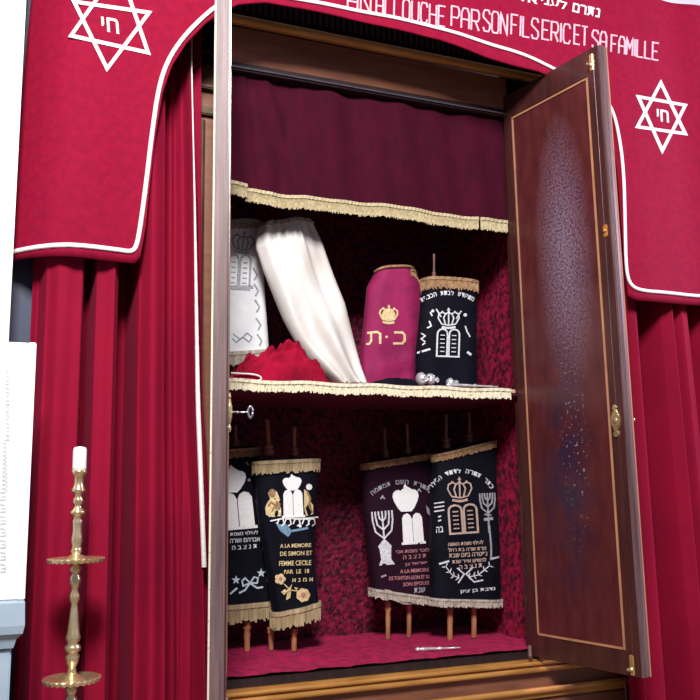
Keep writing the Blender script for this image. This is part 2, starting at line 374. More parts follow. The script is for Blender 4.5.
def tablets_open(e, c, w, h, a=0, lw=1.6):
    for s in (-1, 1):
        P = [(s*.04,.5),(s*.04,-.3),(s*.06,-.40),(s*.14,-.48),(s*.27,-.51),(s*.40,-.48),(s*.48,-.40),(s*.5,-.3),(s*.5,.5)]
        e.stroke(rot([(x*w, y*h) for x, y in P], c, a), lw, closed=True)
        for k in range(5):
            y = -.28 + .15*k
            e.stroke(rot([(s*.16*w, y*h), (s*.36*w, y*h)], c, a), lw*.6)
def menorah(e, c, w, h, a=0, lw=1.3, solid=True):
    def S(P, l=lw): e.stroke(rot([(x*w, y*h) for x, y in P], c, a), l)
    for r in (.5, .34, .18):
        S([(-r,-.5),(-r,-.5+r*.35),(-r*.8,-.5+r*.75),(0,-.5+r*1.02),(r*.8,-.5+r*.75),(r,-.5+r*.35),(r,-.5)])
    S([(0,-.5),(0,.1)])
    if solid:
        e.poly(rot([(x*w, y*h) for x, y in [(-.08,.04),(.08,.04),(.34,.16),(.30,.2),(.26,.4),(.36,.46),(.42,.5),(-.36,.5),(-.3,.44),(-.24,.4),(-.28,.2),(-.34,.15)]], c, a))
    else:
        S([(0,.1),(0,.5)], lw*1.2); S([(-.3,.16),(.3,.14)], lw*2); S([(-.25,.03),(.2,.06)], lw)
def leafspray(e, pts, lw=.9, n=5, size=4):
    for i in range(n):
        t = i/(n-1)*(len(pts)-1); k = min(int(t), len(pts)-2); a = Vector(pts[k]); b = Vector(pts[k+1]); p = a.lerp(b, t-k); d = (b-a).normalized()
        for s in (-1, 1):
            q = p + (d*.8 + Vector((-d.y, d.x))*s).normalized()*size
            e.poly([p, p.lerp(q, .5)+Vector((-d.y, d.x))*1.0, q, p.lerp(q, .5)-Vector((-d.y, d.x))*1.0])
    e.stroke(pts, lw)

# ---------------------------------------------------------------- mantle: closed cloth cover over two rollers
class Mantle:
    """corner px on the mid plane Yc; rounded-oblong section; the surface also answers y(X,Z) for the embroidery"""
    def __init__(s, left, right, Yc, d, lean=0, n=3.0, fold=.004, nf=9, seed=0, Yb=None, hem=0, dome=.012, creases=None):
        # left/right: lists of px (x,y) from top to bottom, same length
        s.n = n; s.d = d; s.Y = Yc-d; s.fold = fold; s.nf = nf; s.seed = seed; s.rows = []
        k = len(left); s.dome = dome; s.creases = creases
        for i in range(k):
            t = i/(k-1); Yi = Yc + ((Yb if Yb is not None else Yc)-Yc)*t
            A = at(*left[i], Yi); B = at(*right[i], Yi)
            s.rows.append((A.x, A.z, B.x, B.z, Yi))
        s.zt = max(s.rows[0][1], s.rows[0][3]); s.zb = min(s.rows[-1][1], s.rows[-1][3])
    def row(s, t):
        k = len(s.rows)-1; u = min(max(t, 0), 1)*k; i = min(int(u), k-1); f = u-i
        a, b = s.rows[i], s.rows[i+1]
        return [a[j]+(b[j]-a[j])*f for j in range(5)]
    def pt(s, th, t, off=0):
        xa, za, xb, zb, Y = s.row(t); c, sn = math.cos(th), math.sin(th)
        sx = math.copysign(abs(c)**(2/s.n), c); sy = math.copysign(abs(sn)**(2/s.n), sn)
        cx, cz = (xa+xb)/2, (za+zb)/2; w = (xb-xa)/2
        fd = s.fold*(.25+.75*t)*math.sin(s.nf*th + s.seed + 2*math.sin(3*t+s.seed))
        if s.creases: fd += s.creases(sx, t)
        ww = w + off; dd = s.d + off + fd
        return Vector((cx + ww*sx, Y + dd*sy, cz + (zb-za)/2*sx))
    def y(s, X, Z):
        # find t, s for a point of the front face
        t = .5
        for _ in range(8):
            xa, za, xb, zb, Y = s.row(t); u = (X-xa)/max(1e-6, xb-xa); zl = za+(zb-za)*u
            r0 = s.row(0); r1 = s.row(1)
            top = r0[1]+(r0[3]-r0[1])*u; bot = r1[1]+(r1[3]-r1[1])*u
            t = t + (zl-Z)/max(.05, (top-bot)); t = min(max(t, 0), 1)
        xa, za, xb, zb, Y = s.row(t); q = max(-.985, min(.985, ((X-xa)/(xb-xa))*2-1))
        th = -math.acos(math.copysign(abs(q)**(s.n/2), q))
        fd = s.fold*(.25+.75*t)*math.sin(s.nf*th + s.seed + 2*math.sin(3*t+s.seed))
        if s.creases: fd += s.creases(q, t)
        return Y - (s.d+fd)*(1-abs(q)**s.n)**(1/s.n)
    def build(s, name, m, parent, nu=72, nv=30):
        bm = bmesh.new(); rings = []
        def angles():
            return [2*math.pi*k/nu for k in range(nu)]
        for j in range(nv+1): rings.append([bm.verts.new(s.pt(a, j/nv)) for a in angles()])
        for q in range(nv):
            for k in range(nu): bm.faces.new((rings[q][k], rings[q][(k+1)%nu], rings[q+1][(k+1)%nu], rings[q+1][k]))
        # domed top
        xa, za, xb, zb, Y = s.row(0); c = Vector(((xa+xb)/2, Y, (za+zb)/2)); prev = rings[0]
        for f, h in ((.93,.5),(.75,.85),(.4,1)):
            cur = [bm.verts.new(c + (v.co-c)*f + Vector((0,0,s.dome*h))) for v in rings[0]]
            for k in range(nu): bm.faces.new((cur[k], cur[(k+1)%nu], prev[(k+1)%nu], prev[k]))
            prev = cur
        bm.faces.new(prev)
        # turned-in hem
        xa, za, xb, zb, Y = s.row(1); c = Vector(((xa+xb)/2, Y, (za+zb)/2+.03))
        cur = [bm.verts.new(v.co.lerp(c, .08) + Vector((0,0,.012))) for v in rings[-1]]
        for k in range(nu): bm.faces.new((rings[-1][k], rings[-1][(k+1)%nu], cur[(k+1)%nu], cur[k]))
        bm.faces.new(cur)
        bmesh.ops.recalc_face_normals(bm, faces=bm.faces[:])
        return link(name, bm, m, parent, True)
    def fringe(s, name, m, parent, t, drop, strands=90, band=.25, thick=.004, rag=.12, label=None, sag=0, off=.002):
        bm = bmesh.new(); N = 64
        path = [s.pt(-math.pi*1.12 + (math.pi*1.24)*k/N, t, off) for k in range(N+1)]
        xa, za, xb, zb, Y = s.row(t); c = Vector(((xa+xb)/2, Y+.03, (za+zb)/2))
        def outs(p):
            v = Vector(((p.x-c.x)*.35, p.y-c.y, 0)); return v.normalized()
        fringe(bm, path, drop, strands, band, thick, rag, outs=outs)
        o = link(name, bm, m, parent)
        if label: o['label'] = label
        return o
def peg(parent, name, m, foot, top, prof='foot', label=None, r=.011):
    """a turned roller handle between two points"""
    foot, top = Vector(foot), Vector(top); L = (top-foot).length; bm = bmesh.new()
    if prof == 'foot': P = [(r*.9,0),(r*1.05,.006),(r*.95,L*.3),(r*1.1,L*.55),(r*.95,L*.7),(r*1.5,L*.8),(r*1.1,L*.86),(r*1.5,L*.93),(r*1.2,L)]
    else: P = [(r*1.2,0),(r*2.0,L*.02),(r*2.1,L*.10),(r*1.9,L*.16),(r*1.3,L*.19),(r*1.75,L*.22),(r*1.75,L*.27),(r*1.1,L*.31),(r*.9,L*.36),(r*.85,L*.6),(r*.95,L*.9),(r*1.0,L*.97),(r*.8,L)]
    lathe(bm, P, foot, top-foot, 16)
    return link(name, bm, m, parent, True)

# ================================================================ SETTING
bm = bmesh.new(); box(bm, (-4.5,-5,-1.1), (3.5,1.2,-1.0)); struct(link('floor', bm, 'parquet'))
bm = bmesh.new(); box(bm, (-4.5,.95,-1), (3.5,1.1,4.0)); struct(link('wall_back', bm, 'plaster'))
# white wall standing forward of the curtains on the left
bm = bmesh.new(); xw = at(21, 100, -.22).x
box(bm, (-4.2,-.22,-1), (xw,.95,4.0), .004); struct(link('wall_left', bm, 'plaster'))

bm = bmesh.new(); box(bm, (xw-.05,-.06,-1), (at(60,300,-.05).x,.2,4.0), .003); struct(link('trim_1', bm, 'bluestrip'))
# ================================================================ ARK CABINET
CARP = .012; XR, XL, YB = .11, -1.23, .64; CX = -.585
ark = thing('ark_cabinet', 'tall open mahogany ark with shelves, gilt mouldings and two swung doors', 'cabinet', (CX, .3, -1.0))
def part(name, m, build, parent=ark, label=None, smooth=False):
    b = bmesh.new(); build(b); o = link(name, b, m, parent, smooth)
    if label: o['label'] = label
    return o
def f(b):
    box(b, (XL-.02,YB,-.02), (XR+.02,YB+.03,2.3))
part('back_panel', 'crushshade', f, label='crimson crushed velvet lining, colour darkened for shade')
part('side_panel', 'crushed', lambda b: box(b, (XR,.045,-.02), (XR+.02,YB,2.3)), label='crimson crushed velvet lining')
part('side_panel', 'crushed', lambda b: box(b, (XL-.02,.045,-.02), (XL,YB,2.3)), label='crimson crushed velvet lining')
# floor lining: slightly uneven crushed velvet
def f(b):
    nx, ny = 60, 30; g = []
    for i in range(nx+1):
        g.append([b.verts.new((XL+(XR-XL)*i/nx, -.004+(YB+.004)*j/ny, CARP+random.uniform(-.0015,.0015)+.002*math.sin(i*.8+j*.5))) for j in range(ny+1)])
    for i in range(nx):
        for j in range(ny): b.faces.new((g[i][j], g[i+1][j], g[i+1][j+1], g[i][j+1]))
part('floor_lining', 'carpetred', f, label='pink red crushed velvet floor', smooth=True)
part('floor_board', 'brown', lambda b: box(b, (XL-.02,.03,-.05), (XR+.02,YB,CARP-.008)))
part('ceiling_panel', 'dark', lambda b: box(b, (XL-.02,.03,2.21), (XR+.02,YB,2.24)))
# sill and base mouldings
part('sill', 'dark', lambda b: box(b, (XL-.02,-.006,-.027), (XR+.0,.034,.002), .003))
def f(b):
    tube(b, [(-1.27,-.03,-.040),(.43,-.03,-.040)], .008, 12); tube(b, [(-1.27,-.036,-.062),(.43,-.036,-.062)], .010, 12)
    box(b, (-1.27,-.022,-.074), (.42,.02,-.026))
part('gilt_moulding', 'gilt', f, smooth=False)
part('base_panel', 'brown', lambda b: box(b, (-1.27,-.018,-.20), (.42,.03,-.06), .003))
def f(b):
    tube(b, [(-1.27,-.045,-.135),(.455,-.045,-.135)], .012, 12); box(b, (-1.27,-.04,-.165), (.45,.0,-.14), .003)
part('gilt_moulding', 'gilt', f)
def f(b):
    box(b, (-1.27,-.03,-1.0), (.455,.6,-.17), .005)
    for x in (-1.25, -.40): box(b, (x,-.045,-.9), (x+.82,-.02,-.26), .006)
part('base_cabinet', 'brown', f)
# stiles
def fl(x0, x1):
    def f(b):
        box(b, (x0,.0,-.02), (x1,.05,2.45), .003)
    return f
part('stile', 'wood', fl(.035, .40)); part('stile', 'brown', fl(-1.46, XL-.0))
def f(b):
    x0 = -1.47; 
    for k in range(5): tube(b, [(x0+.045*k,-.004,.1),(x0+.045*k,-.004,1.98)], .011, 8)
    box(b, (-1.5,-.02,2.0), (-1.245,.01,2.03), .004); box(b, (-1.5,-.028,2.10), (-1.24,.01,2.115), .004)
    box(b, (-1.5,-.03,2.235), (-1.24,.01,2.25), .004)
part('pilaster', 'giltdark', f, label='fluted pilaster with tarnished gilt ribs')
# header: panel, steel rail, gilt half round, dentil course
part('header_panel', 'brown', lambda b: box(b, (XL-.3,-.0,2.235), (.38,.05,2.385), .003))
part('curtain_rail', 'steel', lambda b: tube(b, [(XL,-.010,2.214),(.03,-.010,2.214)], .0035, 8))
part('soffit', 'dark', lambda b: box(b, (XL-.3,-.004,2.205), (.38,.05,2.236), .002))
part('gilt_moulding', 'gilt', lambda b: (tube(b, [(-1.62,-.02,2.40),(.44,-.02,2.40)], .020, 14)))
def f(b):
    box(b, (-1.62,-.0,2.42), (.44,.05,2.62))
    for k in range(82): box(b, (-1.61+.025*k,-.022,2.44), (-1.61+.025*k+.015,.0,2.60), .002)
    box(b, (-1.64,-.05,2.60), (.46,.6,2.9), .004)
part('cornice', 'dark', f)
# short drape hung on the rail, with a fringed hem
idr = thing('inner_curtain', 'short dark plum velvet drape with cream fringe hanging inside the top of the ark', 'curtain', (CX, .03, 1.74))
def dry(x, z): return .030 - .012*math.exp(-((x+.90+.30*(z-1.75))/.022)**2) - .010*math.exp(-((x+1.08+.12*(z-1.75))/.016)**2) + .007*math.sin(x*17+.6*math.sin(x*9)) + .005*math.sin(x*41+z*5) + .010*math.exp(-((x+.98-.12*(z-1.75))/.03)**2)
def drz(x): return 1.742 + .004*math.sin(x*9)
b = bmesh.new(); nx, nz = 170, 24; g = []; xr_ = .03
for i in range(nx+1):
    x = XL+.004 + (xr_-XL-.008)*i/nx
    g.append([b.verts.new((x, dry(x, 2.2+(drz(x)-2.2)*j/nz), 2.198+(drz(x)-2.198)*j/nz)) for j in range(nz+1)])
for i in range(nx):
    for j in range(nz): b.faces.new((g[i][j], g[i+1][j], g[i+1][j+1], g[i][j+1]))
r = bmesh.ops.extrude_face_region(b, geom=b.faces[:])
for v in r['geom']:
    if isinstance(v, bmesh.types.BMVert): v.co.y += .004
bmesh.ops.recalc_face_normals(b, faces=b.faces[:])
link('drape_panel', b, 'inner', idr, True)
for (xa_, xb_, dz_, dy_, st_) in ((at(229,200,.02).x, at(247,200,.02).x, .012, -.012, 16), (at(246,200,.02).x, at(478,215,.02).x, 0, 0, 250), (at(479,215,.02).x, xr_-.006, -.004, -.008, 26)):
    b = bmesh.new(); fringe(b, [Vector((xa_+(xb_-xa_)*k/30, dry(xa_+(xb_-xa_)*k/30, 1.742)-.003+dy_, drz(xa_+(xb_-xa_)*k/30)+.006+dz_)) for k in range(31)], .052, st_, .22, .005, .08)
    link('fringe', b, 'cream', idr)
# shelves
def shelf(z, th, mfr, drop, strands, fr_name, lab, mbody):
    s = part('shelf', mbody, lambda b: box(b, (XL,.006,z-th), (XR,YB,z), .003), label=lab)
    b = bmesh.new(); n = 40
    path = [Vector((XL+.0+(.118+(-XL) -.13)*k/n, .001, z + .003*math.sin(k*.7))) for k in range(n+1)]
    fringe(b, path, drop, strands, .28, .005, .10)
    o = link(fr_name, b, mfr, s); return s, o
s1, _ = shelf(1.022, .026, 'lace', .040, 190, 'lace_trim', 'wine velvet covered shelf', 'crushshade')
b = bmesh.new(); box(b, (XL,.001,1.008), (XR-.1,.0055,1.0225), .001); link('gold_braid', b, 'cream', s1)

# ---------------------------------------------------------------- doors
DL = .522; DZ0, DZ1 = -.016, 2.292; TH = .050
def door(hx, hy, ang, side):
    """side=+1: hinged on the right, inner face towards -x; local x from the hinge outwards, local y into the thickness away from the inner face"""
    o = bpy.data.objects.new('door', None)
    return o
def mkdoor(hinge, a, mirror, label):
    # direction from hinge outward
    d = Vector((math.sin(a), -math.cos(a), 0)); n_in = Vector((-math.cos(a), -math.sin(a), 0))
    if mirror: n_in = -n_in
    y = -n_in  # local +y points to the outer face
    Mx = Matrix((d, y, Vector((0,0,1)))).transposed().to_4x4(); Mx.translation = hinge
    if mirror: pass
    return Mx, d, n_in
RM, RD, RN = mkdoor(Vector((.022,.002,0)), .1874, False, '')
LA = -math.atan2(.1305,.5)
LM, LD, LN = mkdoor(Vector((-1.184,.002,0)), LA, True, '')
def loc_of(Mx, n, px, py):
    """door-local (x,z) where the ray meets the inner face"""
    d = ray(px, py); h = Mx.translation; t = (h-CP).dot(n)/d.dot(n); P = CP + d*t
    return (P-h).dot(Mx.col[0].to_3d()), P.z
def door_parts(Mx, tagl, left):
    def mk(name, m, parent, bm, smooth=False):
        if Mx.determinant() < 0: bmesh.ops.reverse_faces(bm, faces=bm.faces[:])
        me = bpy.data.meshes.new(name); bm.normal_update(); bm.to_mesh(me); bm.free()
        o = bpy.data.objects.new(name, me); C.objects.link(o); me.materials.append(MT[m])
        if smooth:
            for p in me.polygons: p.use_smooth = True
        o.parent = parent
        if parent is ark: o.matrix_parent_inverse = Matrix.Translation(-ark.location); o.matrix_basis = Mx
        return o
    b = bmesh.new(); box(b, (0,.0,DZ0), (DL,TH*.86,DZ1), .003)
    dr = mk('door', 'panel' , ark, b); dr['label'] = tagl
    # stiles and rails proud of the panel by a hair, with the inlay line at their inner edge
    i = [loc_of(RM, RN, *p) for p in ((511,118),(587.5,78),(624.5,650),(539.5,635))]
    xi0 = (i[0][0]+i[3][0])/2; xi1 = (i[1][0]+i[2][0])/2; zt = (i[0][1]+i[1][1])/2; zb = (i[2][1]+i[3][1])/2
    b = bmesh.new()
    for (x0, x1, z0, z1) in ((.0, xi0-.003, DZ0, DZ1), (xi1+.006, DL, DZ0, DZ1), (xi0-.003, xi1+.006, zt+.003, DZ1), (xi0-.003, xi1+.006, DZ0, zb-.003)):
        box(b, (x0,-.0035,z0), (x1,.0,z1), .001)
    mk('door_frame', 'wood', dr, b)
    b = bmesh.new(); w = .0075
    for (x0, x1, z0, z1) in ((xi0, xi0+w*.7, zb, zt), (xi1-w*.5, xi1+w*.5, zb, zt), (xi0, xi1, zt-w, zt), (xi0, xi1, zb, zb+w)):
        box(b, (x0,-.0042,z0), (x1,.0,z1))
    mk('inlay', 'inlay', dr, b)
    # rebated meeting edge with ridges
    b = bmesh.new()
    box(b, (DL,.001,DZ0), (DL+.004,TH*.85,DZ1), .001)
    for k, yy in enumerate((.008,.016,.024)): box(b, (DL,yy-.002,DZ0), (DL+.008,yy+.0015,DZ1), .001)
    mk('edge_moulding', 'greywood', dr, b)
    b = bmesh.new(); tube(b, [(DL+.003,TH*.88,DZ0),(DL+.003,TH*.88,DZ1)], .0032, 8); mk('edge_bead', 'inlay' if not left else 'lace', dr, b)  # left bead gets a paler colour that carries its lit highlight
    b = bmesh.new(); box(b, (DL-.026,-.0045,DZ0+.03), (DL-.0235,-.0025,DZ1-.03)); mk('bolt_rod', 'steel', dr, b)
    # brass lock plate
    lx, l0 = loc_of(RM, RN, 619, 437); _, l1 = loc_of(RM, RN, 618.5, 404); lx = DL-.03
    b = bmesh.new()
    zc = (l0+l1)/2; hh = (l1-l0)/2
    outl = [(0,hh),(.004,hh*.92),(.007,hh*.8),(.004,hh*.66),(.007,hh*.5),(.012,hh*.3),(.0135,0),(.012,-hh*.3),(.007,-hh*.5),(.004,-hh*.62),(.008,-hh*.76),(.008,-hh*.88),(.004,-hh)]
    pts = [(x, z) for x, z in outl] + [(-x, z) for x, z in outl[::-1] if x > 0]
    pd_ = .018 if left else .010; kx = 1.3
    fr = [b.verts.new((lx+x*kx, -pd_, zc+z)) for x, z in pts]; bk = [b.verts.new((lx+x*1.1*kx, -.003, zc+z)) for x, z in pts]
    b.faces.new(fr); b.faces.new(bk[::-1])
    for k in range(len(pts)): b.faces.new((fr[k], bk[k], bk[(k+1)%len(pts)], fr[(k+1)%len(pts)]))
    lathe(b, [(.008,0),(.009,.004),(.005,.006)], (lx,-pd_+.001,zc), (0,-1,0), 12)
    if left:
        b.free(); b = bmesh.new()
        lathe(b, [(max(.002, x*.62), z) for x, z in outl[::-1]], (lx,-.009,zc), (0,0,1), 16)
    bmesh.ops.recalc_face_normals(b, faces=b.faces[:])
    mk('lock_plate', 'brass', dr, b)
    for (p, q) in (((594,54),(594,70)), ((635.5,674),(635,657))):
        z = (loc_of(RM, RN, *p)[1]+loc_of(RM, RN, *q)[1])/2
        b = bmesh.new(); box(b, (lx-.0095,-.010,z-.034), (lx+.0095,-.003,z+.034), .003); lathe(b, [(.007,0),(.009,.004),(.005,.008),(.003,.014),(.006,.018),(.004,.022)], (lx,-.010,z-.012), (0,-1,0), 12)
        mk('slide_bolt', 'brass', dr, b)
    return dr, lx, zc
rdoor, lx, lz = door_parts(RM, 'right door, worn mahogany inside with a pale inlay line', False)
# left: mirrored matrix so that +y still points at the outer face
ldoor, _, _ = door_parts(LM, 'left door seen edge on', True)
if True:
    sx_, sz_ = loc_of(RM, RN, 606.5, 231); b = bmesh.new(); box(b, (sx_-.010,-.009,sz_-.024), (sx_+.010,-.003,sz_+.024), .004); lathe(b, [(.006,0),(.008,.004),(.004,.007)], (sx_,-.009,sz_), (0,-1,0), 12)
    me = bpy.data.meshes.new('keyhole_plate'); b.to_mesh(me); b.free(); o = bpy.data.objects.new('keyhole_plate', me); C.objects.link(o); me.materials.append(MT['gilt']); o.parent = rdoor
# small knob outside the right door
b = bmesh.new(); P = RM @ Vector((DL-.02, TH*.86, loc_of(RM, RN, 622, 419)[1])); lathe(b, [(.003,0),(.003,.02),(.009,.026),(.010,.032),(.005,.040)], P, -RN, 12)
link('door_knob', b, 'brass', ark, True)
# key in the left door's lock
K0 = LM @ Vector((lx, -.018, lz)); kd = LN
b = bmesh.new(); lathe(b, [(.0035,0),(.0035,.012),(.005,.014),(.003,.017),(.003,.040),(.0045,.043),(.003,.047)], K0, kd, 10)
tubec = K0 + kd*.052; side = Vector((0,0,1))
ringp = [tubec + kd*(.0065*math.cos(t)) + side*(.017*math.sin(t)) for t in [2*math.pi*k/20 for k in range(21)]]
tube(b, ringp, .0038, 8)
tag(link('key', b, 'steel', None, True), 'small steel key sticking out of the left door lock plate', 'key')
# hinge pivot at the lower right of the opening
b = bmesh.new(); P = at(530, 655, -.02); lathe(b, [(.006,-.05),(.008,-.045),(.008,-.012),(.010,-.01),(.010,0),(.008,.002),(.008,.03),(.004,.036)], P, (0,0,1), 12); link('hinge', b, 'pegdark', ark, True)
# metal strip at the end of the base, below the right door
b = bmesh.new(); x = at(627, 688, -.06).x; box(b, (x-.004,-.056,-1.0), (x+.005,-.048,-.125), .001); link('corner_strip', b, 'steel', ark)

# ================================================================ DRAPERY
def ss(t): t = min(max(t, 0), 1); return t*t*(3-2*t)
def interp(kn, x):
    if x <= kn[0][0]: return kn[0][1]
    for (a, va), (b_, vb) in zip(kn, kn[1:]):
        if x <= b_: return va + (vb-va)*ss((x-a)/(b_-a))
    return kn[-1][1]
def curtain(name, pxk, ypx, Y0, z0, z1, label, mtl='velvet', nx=260, nz=50, drift=0.0, edge=None, trim=False):
    """pxk: (photo x at height ypx, depth forward of Y0); folds run down the cloth"""
    kn = [(at(p, ypx, Y0).x, v) for p, v in pxk]; xa, xb = kn[0][0], kn[-1][0]
    root = thing(name, label, 'curtain', ((xa+xb)/2, Y0, z0))
    b = bmesh.new(); g = []; zr = at(100, ypx, Y0).z
    for i in range(nx+1):
        u = i/nx; col = []
        for j in range(nz+1):
            z = z1 + (z0-z1)*j/nz; x = xa + (xb-xa)*u
            amp = 1.0 - .25*(z-zr)/1.5
            f_ = interp(kn, x); y = Y0 - f_*amp*(1.25 if f_ > 0 else 1.7) - .0025*math.sin(x*55+z*1.1) - .0015*math.sin(x*130-z*2)
            xe = x + drift*(z-zr)*math.sin(x*6)
            if edge: xe = x + (edge(z)-xb)*u**3
            col.append(b.verts.new((xe, y, z)))
        g.append(col)
    for i in range(nx):
        for j in range(nz): b.faces.new((g[i][j], g[i+1][j], g[i+1][j+1], g[i][j+1]))
    last = [v.co.copy() for v in g[-1]]
    r = bmesh.ops.extrude_face_region(b, geom=b.faces[:])
    for v in r['geom']:
        if isinstance(v, bmesh.types.BMVert): v.co.y += .005
    bmesh.ops.recalc_face_normals(b, faces=b.faces[:])
    link('curtain_panel', b, mtl, root, True)
    return root, last
# left curtain: trimmed edge wanders from (190,60) to (204,590)
ek = [(at(191,60,-.15).z, at(191,60,-.15).x), (at(194,200,-.15).z, at(194,200,-.15).x), (at(197,400,-.15).z, at(197,400,-.15).x), (at(203,560,-.15).z, at(203,560,-.15).x), (at(206,690,-.15).z, at(206,690,-.15).x)]
def edgez(z):
    if z >= ek[0][0]: return ek[0][1]
    for (a, va), (b_, vb) in zip(ek, ek[1:]):
        if z >= b_: return va + (vb-va)*(z-a)/(b_-a)
    return ek[-1][1]
lc, lastcol = curtain('velvet_curtain', [(30,-.03),(36,-.02),(44,.03),(56,.06),(78,.05),(85,-.05),(88,-.04),(93,.05),(110,.06),(115,.03),(119,-.09),(130,-.08),(137,.03),(148,.07),(161,.05),(167,-.05),(175,-.04),(180,-.05),(188,-.035),(197,.0)], 350, -.15, -.98, 2.62,
   'red velvet curtain with white edging hanging left of the ark', edge=edgez)
b = bmesh.new(); zlo = at(203,585,-.15).z; zhi = at(193,150,-.15).z
seg_ = [v + Vector((.002,-.004,0)) for v in lastcol if v.z > zlo]
for k in range(len(seg_)-1):
    rr = .0025 + .0055*min(1, max(0, (zhi-seg_[k].z)/.9)); tube(b, [seg_[k], seg_[k+1]], rr, 8)
bmesh.ops.remove_doubles(b, verts=b.verts[:], dist=.0001)
link('edge_trim', b, 'white', lc, False)
ek2 = [(at(x, y, -.09).z, at(x, y, -.09).x) for x, y in ((196,60),(198,200),(202,380),(211,520),(213,690))]
def edgez2(z):
    if z >= ek2[0][0]: return ek2[0][1]
    for (a, va), (b_, vb) in zip(ek2, ek2[1:]):
        if z >= b_: return va + (vb-va)*(z-a)/(b_-a)
    return ek2[-1][1]
curtain('velvet_curtain', [(182,0),(191,.01),(198,-.01),(205,.01),(211,.0)], 520, -.085, -.98, 2.36, 'narrow dark red drape between the white edging and the left door', nx=60, edge=edgez2)
rc, _ = curtain('velvet_curtain', [(612,0),(620,.03),(632,.05),(639,-.06),(652,-.09),(660,.05),(666,.07),(671,-.01),(677,.06),(683,.06),(689,-.06),(698,-.07),(705,.05),(715,.05),(730,-.03),(750,.05),(780,.0),(820,.04)], 400, -.15, -.98, 2.62,
   'red velvet curtain hanging right of the ark behind the open door', drift=.01)

b = bmesh.new(); g = []
for i in range(61):
    x = .408 + .55*i/60; g.append([b.verts.new((x, .075+.02*math.sin(x*48), 2.62-3.6*j/6)) for j in range(7)])
for i in range(60):
    for j in range(6): b.faces.new((g[i][j], g[i+1][j], g[i+1][j+1], g[i][j+1]))
r = bmesh.ops.extrude_face_region(b, geom=b.faces[:])
for v in r['geom']:
    if isinstance(v, bmesh.types.BMVert): v.co.y += .005
bmesh.ops.recalc_face_normals(b, faces=b.faces[:])
link('curtain_lining', b, 'velvet', rc, True)
# ---------------------------------------------------------------- valance
VY = -.26
class Val:
    Y = VY
    @staticmethod
    def y(X, Z):
        t = min(1, max(0, (2.9-Z)/1.3))
        curl = 0
        xl = -1.90
        if X < xl+.17: curl = .11*((xl+.17-X)/.17)**2
        return VY + .010*t*math.sin(X*7.5+.8) + .004*math.sin(X*23)*t + curl + (.03*max(0, (X-.62)/.3)*math.sin((X-.6)*16) if X > .62 else 0)
val = thing('ark_valance', 'red velvet valance with white stars and stitched lettering across the ark top', 'valance', (CX, VY, 2.6))
bot = [(5,249),(60,255),(110,260),(136,262),(141,256),(146,228),(151,180),(156,135),(163,92),(172,66),(186,44),(205,24),(221,12),(238,5),(265,3),(300,8),(340,16),(372,23),(410,32),(440,40),(485,57),(515,66),(540,71),(556,78),(572,88),(594,100),(604,112),(611,130),(617,170),(619,230),(621,280),(626,296),(636,301),(665,303),(700,305),(760,308),(800,310)]
bp = [at(x, y, VY) for x, y in bot]
for i in range(1, len(bp)):
    if bp[i].x <= bp[i-1].x: bp[i].x = bp[i-1].x + .003
ZT = at(690, 8, VY).z
def topz(X): return ZT + .012*math.sin(X*3)
b = bmesh.new(); cols = []
cx = []
for p, q in zip(bp, bp[1:]):
    n = max(2, int((q-p).length/.012))
    for k in range(n): cx.append(p.lerp(q, k/n))
cx.append(bp[-1]); NR = 60
def flare(X, f): return .055*f*max(0, 1-(X+1.92)/.22)
for p in cx:
    cols.append([b.verts.new((p.x+flare(p.x, j/NR), Val.y(p.x, p.z+(topz(p.x)-p.z)*j/NR), p.z+(topz(p.x)-p.z)*j/NR)) for j in range(NR+1)])
for i in range(len(cols)-1):
    for j in range(NR): b.faces.new((cols[i][j], cols[i+1][j], cols[i+1][j+1], cols[i][j+1]))
r = bmesh.ops.extrude_face_region(b, geom=b.faces[:])
for v in r['geom']:
    if isinstance(v, bmesh.types.BMVert): v.co.y += .006
bmesh.ops.recalc_face_normals(b, faces=b.faces[:])
link('valance_cloth', b, 'valance', val, True)
tr = [(7,241),(60,244),(120,249),(131,251),(137,247),(141,225),(147,180),(152,135),(159,86),(168,60),(182,39),(200,20),(219,4),(245,-7),(290,-2),(340,7),(372,13),(405,20),(440,29),(490,45),(515,52),(535,59),(552,67),(572,78),(598,92),(610,105),(617,128),(622.5,170),(624,230),(625,270),(629,286),(640,292),(665,293),(700,296),(760,300),(795,302)]
tp = []
for p in smoothpath([at(x, y, VY) for x, y in tr], 2):
    tp.append(Vector((p.x, Val.y(p.x, p.z)-.003, p.z)))
b = bmesh.new(); tube(b, tp, .0078, 8, .55); link('white_trim', b, 'white', val, True)
# stars
def star(c, R, a, sx=1, sy=1, lw=4.2, name_c=None):
    e = Emb(Val, .003)
    for s in (0, 180):
        pts = []
        for k in range(3):
            t = math.radians(-90 + s + 120*k + a); pts.append((c[0]+R*sx*math.cos(t), c[1]+R*sy*math.sin(t)))
        e.stroke(pts, lw, closed=True)
    e.done('star_of_david', 'white', val)
def star2(tri1, tri2, lw):
    e = Emb(Val, .003)
    e.stroke(tri1, lw, closed=True); e.stroke(tri2, lw, closed=True); return e.done('star_of_david', 'white', val)
st1 = star2([(119,-32),(71,36),(148,53)], [(74,2),(149,13),(107,69)], 3.6)
st2 = star2([(660.5,83),(637,127),(685,134)], [(638,97),(685,105.5),(662,151)], 3.0)
e = Emb(Val, .003); e.text('חי', ((101,17),(118,19.5),(119,34.5),(102,31)), rtl=True); e.done('hebrew_lettering', 'white', st1)
e = Emb(Val, .003); e.text('חי', ((656.5,109),(668,111),(668.5,123),(657,121)), rtl=True); e.done('hebrew_lettering', 'white', st2)
e = Emb(Val, .003)
e.text('נתרם', ((573,3),(600,9),(599,18),(572,12)), rtl=True)
